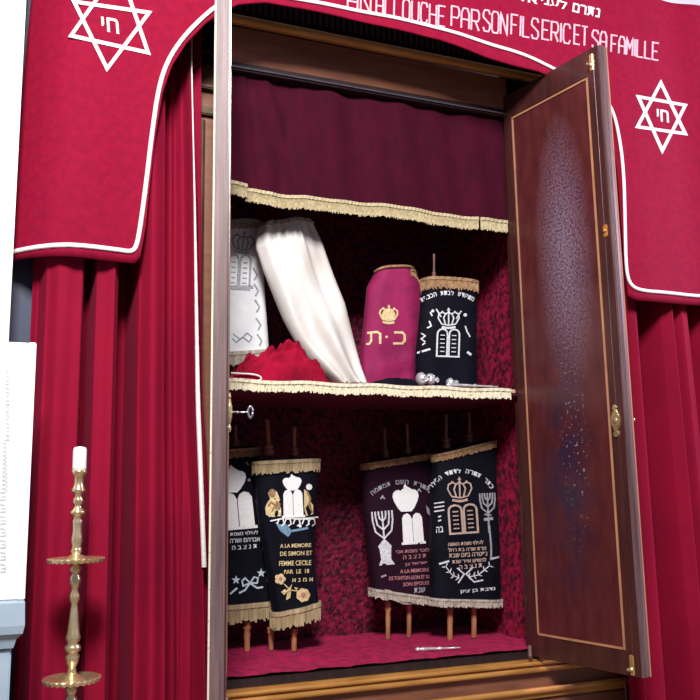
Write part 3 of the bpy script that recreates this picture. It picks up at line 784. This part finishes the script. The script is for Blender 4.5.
e.text('לעני', ((541,-6.5),(567,1),(566,10),(541,4)), rtl=True); e.text('אלי', ((516,-10),(537,-4.5),(537,4.5),(515,0)), rtl=True)
e.done('hebrew_lettering', 'white', val, 'bold white Hebrew words along the top')
e = Emb(Val, .0025)
def base(x): return (x, 7.5 + (x-345)*.181)   # letter base line in the cloth
def word(w, x0, x1, h=22, dy=0):
    a = base(x0); c = base(x1); a = (a[0], a[1]+dy); c = (c[0], c[1]+dy)
    e.strokes(w, ((a[0]+.5, a[1]-h), (c[0]+.5, c[1]-h), c, a), 1.5)
word('AN', 346, 372, 20, 2); word('ALLOUCHE', 375, 446, 20, 1.5); word('PAR', 450, 480, 20, -.5); word('SON', 482, 508, 21, -1.5); word('FILS', 510, 539, 20, -3); word('ERIC', 541, 571, 19, -4)
word('ET', 573, 588, 19, -5); word('SA', 591, 607, 18, -4); word('FAMILLE', 610, 659, 17, -3.5)
e.done('french_lettering', 'thlight', val, 'pale outlined French capitals')

# ================================================================ SCROLLS
GL = 'torah scrolls on the ark floor'; GU = 'torah scrolls on the ark shelf'
def footpt(px, py_guess, Y, z):
    # point at height z under photo column px at depth Y
    y = py_guess
    for _ in range(20):
        P = at(px, y, Y); y += (P.z - z)*250
    return at(px, y, Y)
def scroll_thing(label, px, Y, z, group): 
    P = footpt(px, 640, Y, z); return thing('torah_scroll', label, 'scroll', P, group)

# --- S8 navy scroll with flowers
t = scroll_thing('narrow navy velvet torah mantle with gold lions, white crown and stitched flowers', 294, .36, CARP, GL)
m8 = Mantle([(255,462),(257,510),(265,560),(274,618)], [(317,459),(315,510),(313,555),(318,606)], .36, .055, fold=.005, nf=7, seed=1, n=2.6)
mn = m8.build('mantle', 'navy', t)
m8.fringe('fringe', 'fringe', t, .0, .048, 60, thick=.004, off=.006, label='bronze gold top fringe')
m8.fringe('fringe', 'fringe', t, .965, .062, 56, thick=.005, off=.005, label='pale gold bottom fringe')
peg(t, 'roller_handle', 'peg', footpt(294,640,.36,CARP), footpt(294,615,.36,.10), 'foot')
peg(t, 'roller_handle', 'peg', footpt(271,640,.43,CARP), footpt(271,615,.43,.10), 'foot')
peg(t, 'roller_handle', 'peg', at(269,456,.38), at(267,419,.38), 'top', r=.0105); peg(t, 'roller_handle', 'pegred', at(294,457,.37), at(294,427,.37), 'top', r=.010)
e = Emb(m8); crown_solid(e, (292,482.5), 19, 16, -3); tablets_solid(e, (293,503), 23, 27, -2); e.done('crown_and_tablets', 'thwhite', mn)
e = Emb(m8)
e.poly([(267,503),(265,508),(266,515),(272,517),(281,516),(281,508),(276,504),(280,500),(277,492),(272,489),(268,493),(270,499)]); e.poly([(304,489),(308,492),(309,500),(313,505),(313,514),(306,516),(304,508)])
e.done('lion_embroidery', 'thgold', mn)
e = Emb(m8, .0035); e.dot(272,493,3.6,9,4.2); e.poly([(276,500),(280,503),(280,510),(275,508)]); e.stroke([(307,492),(310,498),(309,506),(312,512)], 1.8); e.stroke([(268,506),(271,502),(275,505),(272,511)], 1.3); e.done('lion_shading', 'brfringe', mn)
e = Emb(m8); e.dot(309,487,3.2); e.poly([(267,513),(280,509),(281,513),(269,517)]); 
for x in (281,288,297,306,312): e.stroke([(x-4,524),(x-2,519),(x+2,519),(x+3,524),(x,526)], 1.2)
e.stroke([(270,521),(285,518),(300,519),(318,517)], 1.3); e.dot(300,526,1.6)
e.done('scroll_ornament', 'thwhite', mn)
e = Emb(m8); e.poly([(275,522),(286,524),(292,531),(288,537),(280,531)]); e.stroke([(286,532),(308,528)], 2.2); e.done('ribbon_embroidery', 'thblue', mn)
e = Emb(m8); 
for s_, x0, x1, y, h in (('A LA MEMOIRE',280,311,547,4), ('DE SIMON ET',280,312,555,4.4), ('FEMME CECILE',279,311,565,5), ('PAR  LE  18',284,309,573,4.2), ('א נ מ א',292,313,581,3.6)):
    e.text(s_, ((x0,y-h+1),(x1,y-h),(x1,y),(x0,y+1)))
e.done('lettering', 'thgold', mn)
e = Emb(m8)
def flower(e, c, r, n=6, w=.5):
    for k in range(n):
        a = 2*math.pi*k/n; p = (c[0]+r*.6*math.cos(a), c[1]+r*.6*math.sin(a)); e.poly([(p[0]+r*w*math.cos(a+q*math.pi/4), p[1]+r*w*math.sin(a+q*math.pi/4)) for q in range(8)])
flower(e, (280,579), 5.2, 5); flower(e, (303,595), 6.5, 7)
for q in ([(283,593),(288,589),(292,584),(290,591)],[(286,600),(287,593),(291,591),(290,598)],[(281,592),(285,589),(287,592),(284,595)],[(294,587),(298,588),(296,590)]): e.poly(q)
e.stroke([(284,584),(290,590),(298,591)], 1); e.done('floral_embroidery', 'thgold', mn)
e = Emb(m8, .0035); e.dot(303,595,2.6); e.dot(280.5,579,1.8); e.done('flower_hearts', 'thpink', mn)

# --- S7 leftmost navy scroll, half hidden by the door edge
t = scroll_thing('navy torah mantle half hidden by the left door edge, white tablets and ribbon bow', 247, .47, CARP, GL)
m7 = Mantle([(205,452),(206,520),(208,560),(212,612)], [(258,448),(263,510),(268,560),(273,606)], .47, .06, fold=.004, nf=6, seed=2, n=2.8)
mn = m7.build('mantle', 'navy', t)
m7.fringe('fringe', 'brfringe', t, .0, .034, 60, off=.005, label='bronze top fringe'); m7.fringe('fringe', 'fringe', t, .955, .066, 56, thick=.005, off=.004, label='pale gold bottom fringe')
peg(t, 'roller_handle', 'peg', footpt(247,640,.44,CARP), footpt(247,615,.44,.13), 'foot', r=.012)
peg(t, 'roller_handle', 'pegred', at(236,448,.47), at(235,425,.47), 'top', r=.009)
e = Emb(m7); crown_solid(e, (231,479), 30, 27, 0); tablets_solid(e, (238,510), 36, 36, -5); e.done('crown_and_tablets', 'thwhite', mn)
e = Emb(m7)
for s_, x0, x1, y in (('לעילוי נשמת',230,258,536), ('אברהם ושרה',230,260,543), ('ת נ צ ב ה',232,257,550)): e.text(s_, ((x0,y-4),(x1,y-6),(x1,y-2),(x0,y)), rtl=True)
e.done('hebrew_lettering', 'thsilver', mn)
e = Emb(m7)
for x, y in ((250,583),): 
    e.stroke([(x,y),(x-5,y-5),(x-8,y-2),(x-7,y+3),(x,y)], 1.5); e.stroke([(x,y),(x+4,y-6),(x+8,y-5),(x+7,y),(x,y)], 1.5); e.stroke([(x,y),(x-5,y+7),(x-11,y+10)], 1.7); e.stroke([(x,y),(x+7,y+5),(x+13,y+4)], 1.7)
for cx_, cy_ in ((236,580),(261,573)): e.poly([(cx_+(4.6 if k%2==0 else 1.9)*math.cos(math.pi*k/5-1.57), cy_+(4.6 if k%2==0 else 1.9)*math.sin(math.pi*k/5-1.57)) for k in range(10)])
e.stroke([(230,594),(237,588)], 1.8); e.done('bow_embroidery', 'thice', mn, 'pale blue bow and stars')
e = Emb(m7); e.dot(249,480,1.6); e.stroke([(249,466),(246,462)], 2); e.stroke([(257,500),(258,506)], 3); e.stroke([(259,508),(263,530),(266,548)], 1.6); e.dot(264,549,2.4); e.stroke([(266,560),(268,567)], 1.4); e.stroke([(268,576),(268,582)],3); e.done('side_ornament', 'thgrey', mn)

# --- S9 aubergine scroll
t = scroll_thing('aubergine torah mantle with solid silver crown, tablets and a large menorah', 399, .44, CARP, GL)
m9 = Mantle([(363,464),(364,510),(368,550),(373,594)], [(431,453),(432,500),(432,560),(431,603)], .44, .055, fold=.004, nf=5, seed=3, n=3)
mn = m9.build('mantle', 'maroon', t)
m9.fringe('fringe', 'brfringe', t, .0, .026, 70, off=.003, label='narrow bronze top braid'); m9.fringe('fringe', 'silverfringe', t, .955, .035, 60, off=.008, label='beige bottom trim')
b = bmesh.new(); e = Emb(m9, .006); e.poly([(384,589),(389,590),(404,597),(424,601),(424,605),(402,604),(390,598)]); e.done('hem_fold', 'silverfringe', mn, 'beige lining fold turned up at the hem')
for x, ytop in ((388,1),(409,1)):
    peg(t, 'roller_handle', 'peg', footpt(x,640,.44,CARP), footpt(x,610,.44,.17), 'foot', r=.010)
peg(t, 'roller_handle', 'pegdark', at(385.5,460,.44), at(384.5,427,.44), 'top', r=.009); peg(t, 'roller_handle', 'pegdark', at(408,457,.44), at(407,424,.44), 'top', r=.008)
e = Emb(m9); crown_solid(e, (405.5,498), 26, 27, -3); tablets_solid(e, (412.5,528), 24, 30, -4); e.done('crown_and_tablets', 'thwhite', mn)
e = Emb(m9); menorah(e, (384,538), 20, 54, -5, 1.5); e.done('menorah_embroidery', 'thsilver', mn)
e = Emb(m9)
for s_, x0, x1, y, rtl_ in (('לזכר נשמת אבי',396,429,553,1), ('ת נ צ ב ה',403,426,559,1), ('ישראל בן',405,427,566,1), ('A LA MEMOIRE',400,429,573,0), ('DE TONTON LEON ET DE',389,430,580,0), ('SON EPOUSE',403,430,586,0)):
    e.text(s_, ((x0,y-3.4),(x1,y-5.4),(x1,y-1.6),(x0,y+.4)), rtl=bool(rtl_))
e.done('lettering', 'thpink', mn)
e = Emb(m9); e.arctext('תורת השם תמימה', (403,530), 46, 132, 56, 4.2, rtl=True)
for q in ((382.5,498,2),(419,491,0),): e.stroke([(q[0]-2,q[1]+1),(q[0],q[1]-2),(q[0]+2,q[1]+1)], 1.2)
e.stroke([(427,488),(429,493)], 1.4); e.poly([(426,505),(429,509),(430,516),(427,513)]); e.text('שנת', ((414,588),(425,587),(425,592),(414,593)), rtl=True); e.stroke([(381,577),(386,575)], 1.6)
e.done('hebrew_lettering', 'thgrey', mn)

# --- S10 navy scroll right
t = scroll_thing('navy torah mantle on the right with outlined crown, black tablets and silver leaf sprays', 462, .31, CARP, GL)
m10 = Mantle([(434,455),(432,500),(431,550),(431,602)], [(493,440),(495,490),(498,545),(499,604)], .31, .055, fold=.004, nf=5, seed=5, n=3)
mn = m10.build('mantle', 'navy', t)
m10.fringe('fringe', 'brfringe', t, .0, .030, 70, off=.003, label='narrow bronze top braid'); m10.fringe('fringe', 'silverfringe', t, .972, .030, 60, off=.004, label='cream bottom trim')
for x in (450,474): peg(t, 'roller_handle', 'peg', footpt(x,640,.31,CARP), footpt(x,610,.31,.17), 'foot', r=.0115)
peg(t, 'roller_handle', 'pegdark', at(446.5,449,.31), at(446,414,.31), 'top', r=.0095); peg(t, 'roller_handle', 'pegdark', at(470,444,.31), at(469.5,411,.31), 'top', r=.0095)
e = Emb(m10); crown_open(e, (459.5,489), 24, 24, -2, 1.3); tablets_open(e, (463,519), 28, 28, -4, 1.9); e.done('crown_and_tablets', 'thbeige', mn)
e = Emb(m10); menorah(e, (488,513), 15, 40, -3, 1.4, False); e.stroke([(489,525),(491,546),(491,560)], 1.6); e.done('menorah_embroidery', 'thgrey', mn)
e = Emb(m10)
for k, (s_, x0, x1) in enumerate((('לעילוי נשמת האשה',448,483), ('מרת שרה בת רחל',448,486), ('נפטרה ביום שבת',449,487), ('לחודש אייר שנת',452,486), ('ת נ צ ב ה',459,482))):
    y = 545.5 + 5.8*k; e.text(s_, ((x0,y-3.4),(x1,y-5.6),(x1,y-1.4),(x0,y+.6)), rtl=True)
e.done('hebrew_lettering', 'thbeige', mn)
e = Emb(m10); e.arctext('כתר תורה לדוד המלך', (461,508), 35, 148, 32, 4.2, rtl=True)
for y in (503,507,511): e.stroke([(434,y+.5),(444,y-1)], 1.2)
for y in (517,521): e.stroke([(438,y),(441,y-1)], 1.4)
e.text('בה', ((436,527),(443,526),(443,532),(436,533)), rtl=True); e.text('נדבת בן ציון', ((460,590),(495,587),(495,591),(460,594)), rtl=True)
e.stroke([(439,564),(449,561)], 1.8); e.stroke([(490,559),(499,557)], 1.8); e.done('silver_lettering', 'thsilver', mn)
e = Emb(m10); leafspray(e, [(459,578),(452,575),(446,567)], .9, 4, 4.6); leafspray(e, [(468,577),(478,575),(489,566)], .9, 5, 4.6)
e.stroke([(457,568),(464,574),(458,583)], 1.3); e.stroke([(473,567),(466,574),(474,582),(483,580)], 1.3); e.done('leaf_embroidery', 'thsilver', mn)

# --- S5 navy on the shelf
SH = 1.024
def crease(k, a=.004):
    return lambda q, t: a*math.sin(q*k + t*6)*(.4+.6*t)
P = at(448,388,.2); t = thing('torah_scroll', 'small navy torah mantle on the shelf with outlined crown, tablets and tan top fringe', 'scroll', (P.x,.2,SH), GU)
m5 = Mantle([(424,279),(420,320),(417,350),(417,389)], [(474,283),(475,320),(475,350),(476,391)], .15, .052, fold=.003, nf=5, seed=5, n=2.8, Yb=.13)
dz = SH+.002 - min(m5.rows[-1][1], m5.rows[-1][3]); m5.rows[-1] = tuple(v+(dz if k in (1,3) else 0) for k, v in enumerate(m5.rows[-1]))
mn = m5.build('mantle', 'navy', t); m5.fringe('fringe', 'brfringe', t, .0, .048, 56, off=.006, label='tan top fringe')
peg(t, 'roller_handle', 'pegdark', at(434,280,.15), at(434,254,.15), 'top', r=.0055)
e = Emb(m5); crown_open(e, (448.5,318), 21, 20, 0, 1.2); e.stroke([(436,309),(441,317)],1.2); e.stroke([(461,311),(456,319)],1.2); tablets_open(e, (448,343), 22, 27, 2, 1.5); e.done('crown_and_tablets', 'thsilver', mn)
e = Emb(m5); e.arctext('מוקדש לבית הכנסת', (448,345), 50, 122, 60, 4.2, rtl=True)
for q in ([(430,312),(432,316)],[(429,321),(431,326),(427,328)],[(421,333),(425,336),(421,339),(425,342)],[(465,326),(467,332),(470,337)],[(422,345),(425,343)]): e.stroke(q, 1.3)
e.stroke([(417,353),(430,349)], 1.9); e.stroke([(467,352),(471,355)], 2.4); e.dot(432.5,311,1.5); e.dot(465,315,1.8); e.done('silver_lettering', 'thsilver', mn)

# --- S4 magenta on the shelf
P = at(388,388,.22); t = thing('torah_scroll', 'plain magenta velvet torah mantle on the shelf with small gold crown and two letters', 'scroll', (P.x,.22,SH), GU)
m4 = Mantle([(375,273),(368,286),(366,305),(364,325),(362,345),(361,365),(360,388)], [(411,272),(419,286),(420,305),(419,325),(417,345),(415,365),(413,390)], .27, .052, fold=.005, nf=6, seed=7, n=2.7, Yb=.25, dome=.03, creases=lambda q, t: .006*math.sin(5*t*t*4 + q*2)*max(0, t-.45)*2)
dz = SH+.002 - min(m4.rows[-1][1], m4.rows[-1][3]); m4.rows[-1] = tuple(v+(dz if k in (1,3) else 0) for k, v in enumerate(m4.rows[-1]))
mn = m4.build('mantle', 'magenta', t)
b = bmesh.new(); path = [m4.pt(-math.pi + math.pi*k/40, 0, .003) for k in range(41)]
path = [p + Vector((0,0,.012*math.sin(math.pi*k/40)+.002)) for k, p in enumerate(path)]; tube(b, path, .0065, 6)
tube(b, [m4.pt(-.12 if k else 0, k/14*.93, .004) for k in range(15)], .006, 6)
link('gold_braid', b, 'brfringe', t, True)
b = bmesh.new(); fringe(b, [m4.pt(-1.0,0,.006), m4.pt(-.6,0,.01), m4.pt(-.2,.03,.012), m4.pt(.0,.05,.015)], .03, 14, .3, .004, .1); link('fringe', b, 'brfringe', t)
e = Emb(m4); crown_open(e, (388.5,314), 18, 18, 2, 1.4); e.poly(rot([(-7,3),(-4,-3),(0,3),(4,-3),(7,3),(5,8),(-5,8)], (388.5,312), 2)); e.done('crown_embroidery', 'thgold', mn)
e = Emb(m4); e.stroke([(394,332.5),(402,332.5),(404.5,335),(404.5,341),(402,343.5),(393,343.5)], 2.2)
e.done('hebrew_letter', 'thgold', mn)
e = Emb(m4); e.stroke([(367,333),(377,332),(380,334),(380,344)], 2.2); e.stroke([(371,333),(371,341),(369,344),(366,344)], 2.0); e.dot(386.5,337,1.3); e.done('hebrew_letter', 'thgold', mn)

# --- S1 white mantle at far left
P = at(245,380,.3); t = thing('torah_scroll', 'white velvet torah mantle with silver crown and tablets beside the left door', 'scroll', (P.x,.3,SH), GU)
m1 = Mantle([(216,226),(214,270),(212,320),(211,360)], [(261,224),(262,262),(265,305),(269,356)], .36, .05, fold=.004, nf=5, seed=4, n=2.6, dome=.02)
mn = m1.build('mantle', 'whitevel', t); m1.fringe('fringe', 'silverfringe', t, .965, .055, 56, off=.005, label='grey beige bottom fringe'); m1.fringe('fringe', 'silverfringe', t, .0, .03, 56, off=.004, label='silver grey top fringe')
Pf = at(240,370,.36)
for x in (232, 252):
    A = footpt(x,372,.36,SH); peg(t, 'roller_handle', 'peg', A, Vector((A.x,A.y,1.13)), 'foot', r=.010)
e = Emb(m1); crown_open(e, (243,242), 22, 22, 8, 1.5); tablets_open(e, (239,272), 22, 34, 3, 1.8); e.stroke([(226,287),(253,287)], 3)
e.done('crown_and_tablets', 'thgrey', mn)
e = Emb(m1); e.stroke([(233,334),(240,339),(247,333),(252,337),(249,342),(243,337),(236,342),(232,338)], 1.2)
for y in (268,284,300,318,334): e.stroke([(253+(y-268)*.06,y),(257+(y-268)*.07,y+7),(254+(y-268)*.08,y+12)], 1.6)
e.done('side_ornament', 'thgrey', mn)

# --- S2 leaning satin mantle
P = at(345,390,.12); t = thing('torah_scroll', 'plain ivory satin torah mantle leaning over to the left on the shelf', 'scroll', (P.x,.13,SH), GU)
def cr2(q, t): return .009*math.sin(q*24+2*math.sin(q*5))*math.exp(-t*4) + .020*math.sin(q*7+1.2*math.sin(t*3)) *(.35+.65*t) + .009*math.sin(q*3+t*11) 
m2 = Mantle([(257,227),(256,248),(264,272),(274,296),(284,320),(295,341),(308,359),(322,374),(334,388)], [(311,222),(322,244),(329,265),(336,285),(344,305),(349,325),(354,345),(360,368),(366,388)], .22, .058, fold=.004, nf=7, seed=6, n=2.2, Yb=.10, dome=.016, creases=cr2)
dz = SH+.002 - min(m2.rows[-1][1], m2.rows[-1][3]); m2.rows[-1] = tuple(v+(dz if k in (1,3) else 0) for k, v in enumerate(m2.rows[-1]))
mn = m2.build('mantle', 'satin', t, 96, 60)
b = bmesh.new(); path = [m2.pt(2*math.pi*k/60, .012, .001) for k in range(61)]; tube(b, path, .005, 6); link('gathered_edge', b, 'silverfringe', t, True)

# ---------------------------------------------------------------- crumpled red cloth
def blob_cloth(name, m, outline, Yf, dep, label, amp=.02, nx=60, seed=0):
    """heap of cloth: ridge heights from an outline of (px,py) tops, sitting on the shelf"""
    pts = [at(x, y, Yf+dep*.5) for x, y in outline]; x0, x1 = pts[0].x, pts[-1].x
    def top(x):
        for a, b_ in zip(pts, pts[1:]):
            if x <= b_.x: return a.z+(b_.z-a.z)*(x-a.x)/max(1e-6, b_.x-a.x)
        return pts[-1].z
    b = bmesh.new(); ny = 26; g = []
    for i in range(nx+1):
        x = x0+(x1-x0)*i/nx; H = max(.004, top(x)-SH-.003); col = []
        for j in range(ny+1):
            v = j/ny; th = math.pi*v
            y = Yf + dep*(.5-.5*math.cos(th)); 
            w = amp*.8*noise.noise(Vector((x*26+seed, v*11, 3.1)))*math.sin(th) + amp*.5*abs(noise.noise(Vector((x*22+v*6, v*12-x*18, 7+seed))))*math.sin(th) + .12*amp*(math.sin(x*70+v*7+seed)*.35+math.sin(x*33-v*11+seed*2)*.4+math.sin(x*120+v*19)*.25)*math.sin(th)
            w += -.016*abs(noise.noise(Vector((x*15+v*5, v*9+x*12, 2+seed))))*math.sin(th)
            z = SH+.003 + max(0, H*math.sin(th)**.6 + w*min(1, H/.03))
            col.append(b.verts.new((x + .012*noise.noise(Vector((x*20, v*4, 1))), y-.6*w, z)))
        g.append(col)
    for i in range(nx):
        for j in range(ny): b.faces.new((g[i][j], g[i+1][j], g[i+1][j+1], g[i][j+1]))
    edge = [g[i][0] for i in range(nx+1)] + [g[nx][j] for j in range(1, ny+1)] + [g[i][ny] for i in range(nx-1, -1, -1)] + [g[0][j] for j in range(ny-1, 0, -1)]
    low = [b.verts.new((v.co.x, v.co.y, SH+.0005)) for v in edge]
    for k in range(len(edge)):
        kk = (k+1) % len(edge); b.faces.new((edge[k], low[k], low[kk], edge[kk]))
    b.faces.new(low)
    bmesh.ops.recalc_face_normals(b, faces=b.faces[:])
    return tag(link(name, b, m, None, True), label, 'cloth')
blob_cloth('crumpled_cloth', 'redcloth', [(232,378),(240,368),(252,358),(266,352),(278,350),(290,346),(297,347),(304,356),(312,362),(320,372),(327,384)], .03, .06, 'crumpled crimson cloth lying on the shelf below the white mantles', amp=.045, nx=110)
blob_cloth('folded_cloth', 'navy', [(370,383),(385,379),(400,378),(416,381),(421,384)], .05, .05, 'dark folded cloth lying in front of the magenta mantle', amp=.008, seed=3, nx=40)['category'] = 'cloth'

# white-edged glasses-case-like strap lying on the cloth's left end
b = bmesh.new(); Yq = .006+.012
loop = smoothpath([at(x, y, .02) for x, y in ((231,373),(240,373.5),(252,374),(260,376),(262,379),(258,381),(250,380),(240,379),(231,380))], 2)
tube(b, loop, .0032, 6); tag(link('looped_cord', b, 'white', None, True), 'white cord loop lying on the shelf edge below the crimson cloth', 'cord')

# silver pointer and finial on the shelf
def pointer(name, A, B, label, r=.0045):
    A, B = Vector(A), Vector(B); L = (B-A).length; b = bmesh.new()
    lathe(b, [(.001,0),(r*.5,.004),(r*.5,L*.12),(r*.9,L*.14),(r*.6,L*.16),(r*.7,L*.4),(r*1.3,L*.44),(r*1.3,L*.47),(r*.7,L*.5),(r*1.0,L*.55),(r*1.3,L*.8),(r*1.6,L*.84),(r*.8,L*.88),(r*1.7,L*.93),(r*1.2,L*.98),(r*.3,L)], A, B-A, 12)
    return tag(link(name, b, 'silver', None, True), label, 'pointer')
zz = SH+.0085
def atzz(x, y, Y, z): P = at(x, y, Y); return Vector((P.x, P.y, z))
pointer('torah_pointer', atzz(498,383,.022,SH+.0105), atzz(446,383,.03,SH+.0105), 'silver pointer lying on the shelf in front of the small navy mantle', .0065)
b = bmesh.new(); A = atzz(417,380,.035,SH+.03); B = atzz(443,380,.04,SH+.03)
ax = (B-A).normalized(); Ln = (B-A).length
lathe(b, [(.008,0),(.024,.006),(.029,.02),(.022,.032),(.013,.04),(.024,.050),(.026,.064),(.015,.078),(.008,.084),(.013,.09),(.005,.1)], A, ax, 16)
for k in range(10):
    c = A + ax*(.012+.008*k) + Vector((0,-.026+.0012*k, .012*math.sin(k*2))); lathe(b, [(.001,-.005),(.005,-.002),(.005,.002),(.001,.005)], c, (0,0,1), 8)
o = tag(link('scroll_finial', b, 'silver', None, True), 'crumpled looking silver scroll finial lying at the foot of the small navy mantle', 'finial')
b = bmesh.new(); A = atzz(447,381,.045,SH+.022); B = atzz(462,380,.06,SH+.024); ax = (B-A).normalized()
lathe(b, [(.006,0),(.015,.005),(.021,.016),(.014,.028),(.008,.034),(.012,.042),(.013,.050),(.005,.058)], A, ax, 16)
tag(link('scroll_finial', b, 'silver', None, True), 'smaller silver scroll finial beside the crumpled one, below the small navy mantle', 'finial')
pointer('torah_pointer', atzz(461,655,.085,CARP+.010), atzz(415,654,.13,CARP+.010), 'slim silver pointer lying on the pink velvet floor of the ark', .0055)

# ================================================================ CANDLESTICK
CYc = -.42; bx = at(76, 560, CYc); cs = thing('candlestick', 'tall brass floor candlestick with two scalloped drip pans before the left curtain', 'candlestick', (bx.x, CYc, -1.0))
def zc(py): return at(76, py, CYc).z
pxm = (at(86,560,CYc).x - at(76,560,CYc).x)/10    # metres per photo pixel here
prof = [(7.5,470),(8,472),(6.5,475),(5,477),(4.6,484),(6.5,489),(7.5,491),(5,493),(3.2,496),(5,499),(5.5,502),(3.4,505),(4,508),(7,511),(8,513),(5.5,515),(3.4,518),(5.2,521),(4.6,524),(4.4,532),(5.4,537),(5.6,542),(4.4,546),(5,549),(6,551),(4,554),(4.5,557)]
prof2 = [(4,562),(4,566),(6,568.5),(6,571),(4.2,573),(4.2,575),(5.6,578),(5.8,583),(4.4,586),(3.2,590),(5,595),(5.2,599),(3.2,604),(3.8,608),(4.6,618),(6,632),(7.5,637),(7,640),(5,643),(7.8,646),(8,650),(5.5,652),(7,656),(6,662),(3.8,667),(4.6,671),(5,675)]
prof3 = [(4,681),(4,685),(6.5,688),(6,691),(4,694),(6,698),(7,704),(4,709),(5,716),(8,740),(9,760),(6,768),(10,775),(10,782),(6,790),(7,820),(6,860),(10,880),(12,900),(8,915)]
def seg(name, pr):
    b = bmesh.new(); P = [(r*pxm, zc(y)) for r, y in pr][::-1]
    lathe(b, P, (bx.x, CYc, 0), (0,0,1), 24); return link(name, b, 'brass', cs, True)
seg('stem', prof); seg('stem', prof2); seg('stem', prof3)
for y in (558, 677):
    b = bmesh.new(); z = zc(y)
    lathe(b, [(5*pxm,z-.016),(14*pxm,z-.014),(26*pxm,z-.010),(28.5*pxm,z-.012),(29*pxm,z-.004),(27.5*pxm,z+.001),(14*pxm,z-.004),(5*pxm,z+.010)], (bx.x,CYc,0), (0,0,1), 56, scallop=(3,4))
    link('drip_pan', b, 'brass', cs, False)
b = bmesh.new(); z = zc(915); lathe(b, [(26*pxm,-1.0),(38*pxm,-.99),(38*pxm,-.97),(30*pxm,-.94),(16*pxm,-.90),(9*pxm,max(z,-.88)),(6*pxm,max(z,-.88)+.03)], (bx.x,CYc,0), (0,0,1), 32); link('foot', b, 'brass', cs, True)
b = bmesh.new(); lathe(b, [(7*pxm,zc(471)),(7.2*pxm,zc(468)),(7*pxm,zc(450)),(6*pxm,zc(447.5)),(2*pxm,zc(446.5))], (bx.x,CYc,0), (0,0,1), 20)
tag(link('candle', b, 'wax', None, True), 'short white unlit candle in the top of the brass candlestick', 'candle')
 
# ================================================================ BOARD ON ITS PEDESTAL
BY = -.45
A = at(34,343,BY); B = at(24,600,BY); xr = (A.x+B.x)/2+.004; zt_, zb_ = A.z, B.z; xl_ = xr-.62
bd = thing('notice_board', 'white framed notice board with faded vertical print standing on blue pedestal', 'board', (xr-.3,BY,zb_))
b = bmesh.new(); box(b, (xl_,BY,zb_+.001), (xr,BY+.03,zt_), .003); link('panel', b, 'board', bd)
b = bmesh.new(); wf = at(34,450,BY).x-at(24,450,BY).x
box(b, (xr-wf*.8,BY-.012,zb_+.001), (xr,BY,zt_-.0), .003); link('frame_strip', b, 'board', bd)
class Flat: 
    Y = BY
    @staticmethod
    def y(X, Z): return BY
e = Emb(Flat, .0015)
e.text('ABRANOS', ((1,432),(1,575),(-11,575),(-11,432)))  if False else None
V = [((6-.2*k if 0 else 0), 0) for k in range(1)]
random.seed(9)
for k in range(18):
    y = 372 + k*3.9; e.stroke([(5.5,y),(9,y+.6),(9,y+2.2)], .8)
    if k % 3: e.stroke([(5.5,y+1.6),(9,y+2.0)], .7)
for k in range(13):
    y = 440 + k*4.1; w = 1+.12*k; e.stroke([(5-w,y),(6+w*.6,y+.6),(6,y+2.6),(4-w,y+2.8)], .9)
for k in range(7):
    y = 492 + k*12; e.stroke([(0,y),(5,y+1),(5.5,y+7),(0,y+8)], 1.6); e.stroke([(1,y+4),(5,y+4.5)], 1.2)
e.done('faded_print', 'print', bd)
pd = thing('pedestal', 'pale blue painted pedestal with moulded cap at the left edge', 'pedestal', (xr-.3,BY+.1,-1.0))
def XX(px, py): return at(px, py, BY).x
z1 = at(20,600,BY).z; 
b = bmesh.new(); pr = [(XX(24,603),z1),(XX(24,620),at(20,622,BY).z),(XX(22,628),at(20,630,BY).z),(XX(16,634),at(15,636,BY).z),(XX(13,642),at(15,645,BY).z)]
prev = None
def rect(x, z): 
    g = x - pr[-1][0]; xl2 = xl_ - g - .03
    return [b.verts.new(v) for v in ((xl2,BY-.05-g,z),(x,BY-.05-g,z),(x,BY+.20+g,z),(xl2,BY+.20+g,z))]
for (x, z) in pr:
    cur = rect(x, z)
    if prev:
        for k in range(4): b.faces.new((prev[k], cur[k], cur[(k+1)%4], prev[(k+1)%4]))
    else: b.faces.new(cur)
    prev = cur
b.faces.new(prev[::-1]); bmesh.ops.recalc_face_normals(b, faces=b.faces[:]); link('cap', b, 'bluestone', pd)
b = bmesh.new(); box(b, (xl_-.02,BY-.04,-1.0), (pr[-1][0]-.004,BY+.19,pr[-1][1]), .004); link('pedestal_body', b, 'bluestone', pd)

# ================================================================ LIGHT
w = bpy.data.worlds.new('world'); sc.world = w; w.use_nodes = True
w.node_tree.nodes['Background'].inputs[0].default_value = (.66,.74,1.0,1); w.node_tree.nodes['Background'].inputs[1].default_value = .19
def area(name, loc, target, size, power, col):
    l = bpy.data.lights.new(name, 'AREA'); l.shape = 'RECTANGLE'; l.size, l.size_y = size; l.energy = power; l.color = col
    o = bpy.data.objects.new(name, l); C.objects.link(o); o.location = loc
    o.rotation_euler = (Vector(target)-Vector(loc)).to_track_quat('-Z', 'Y').to_euler(); return o
area('window_light', (-2.2,-3.5,3.7), (-1.2,0,.8), (.8,1.0), 275, (1,.96,.94))
area('side_window_light', (2.9,-1.5,2.4), (.8,0,1.1), (.5,.8), 95, (.88,.70,1.0))
sc.view_settings.view_transform = 'Standard'; sc.view_settings.look = 'None'; sc.view_settings.exposure = .3; sc.view_settings.gamma = 1
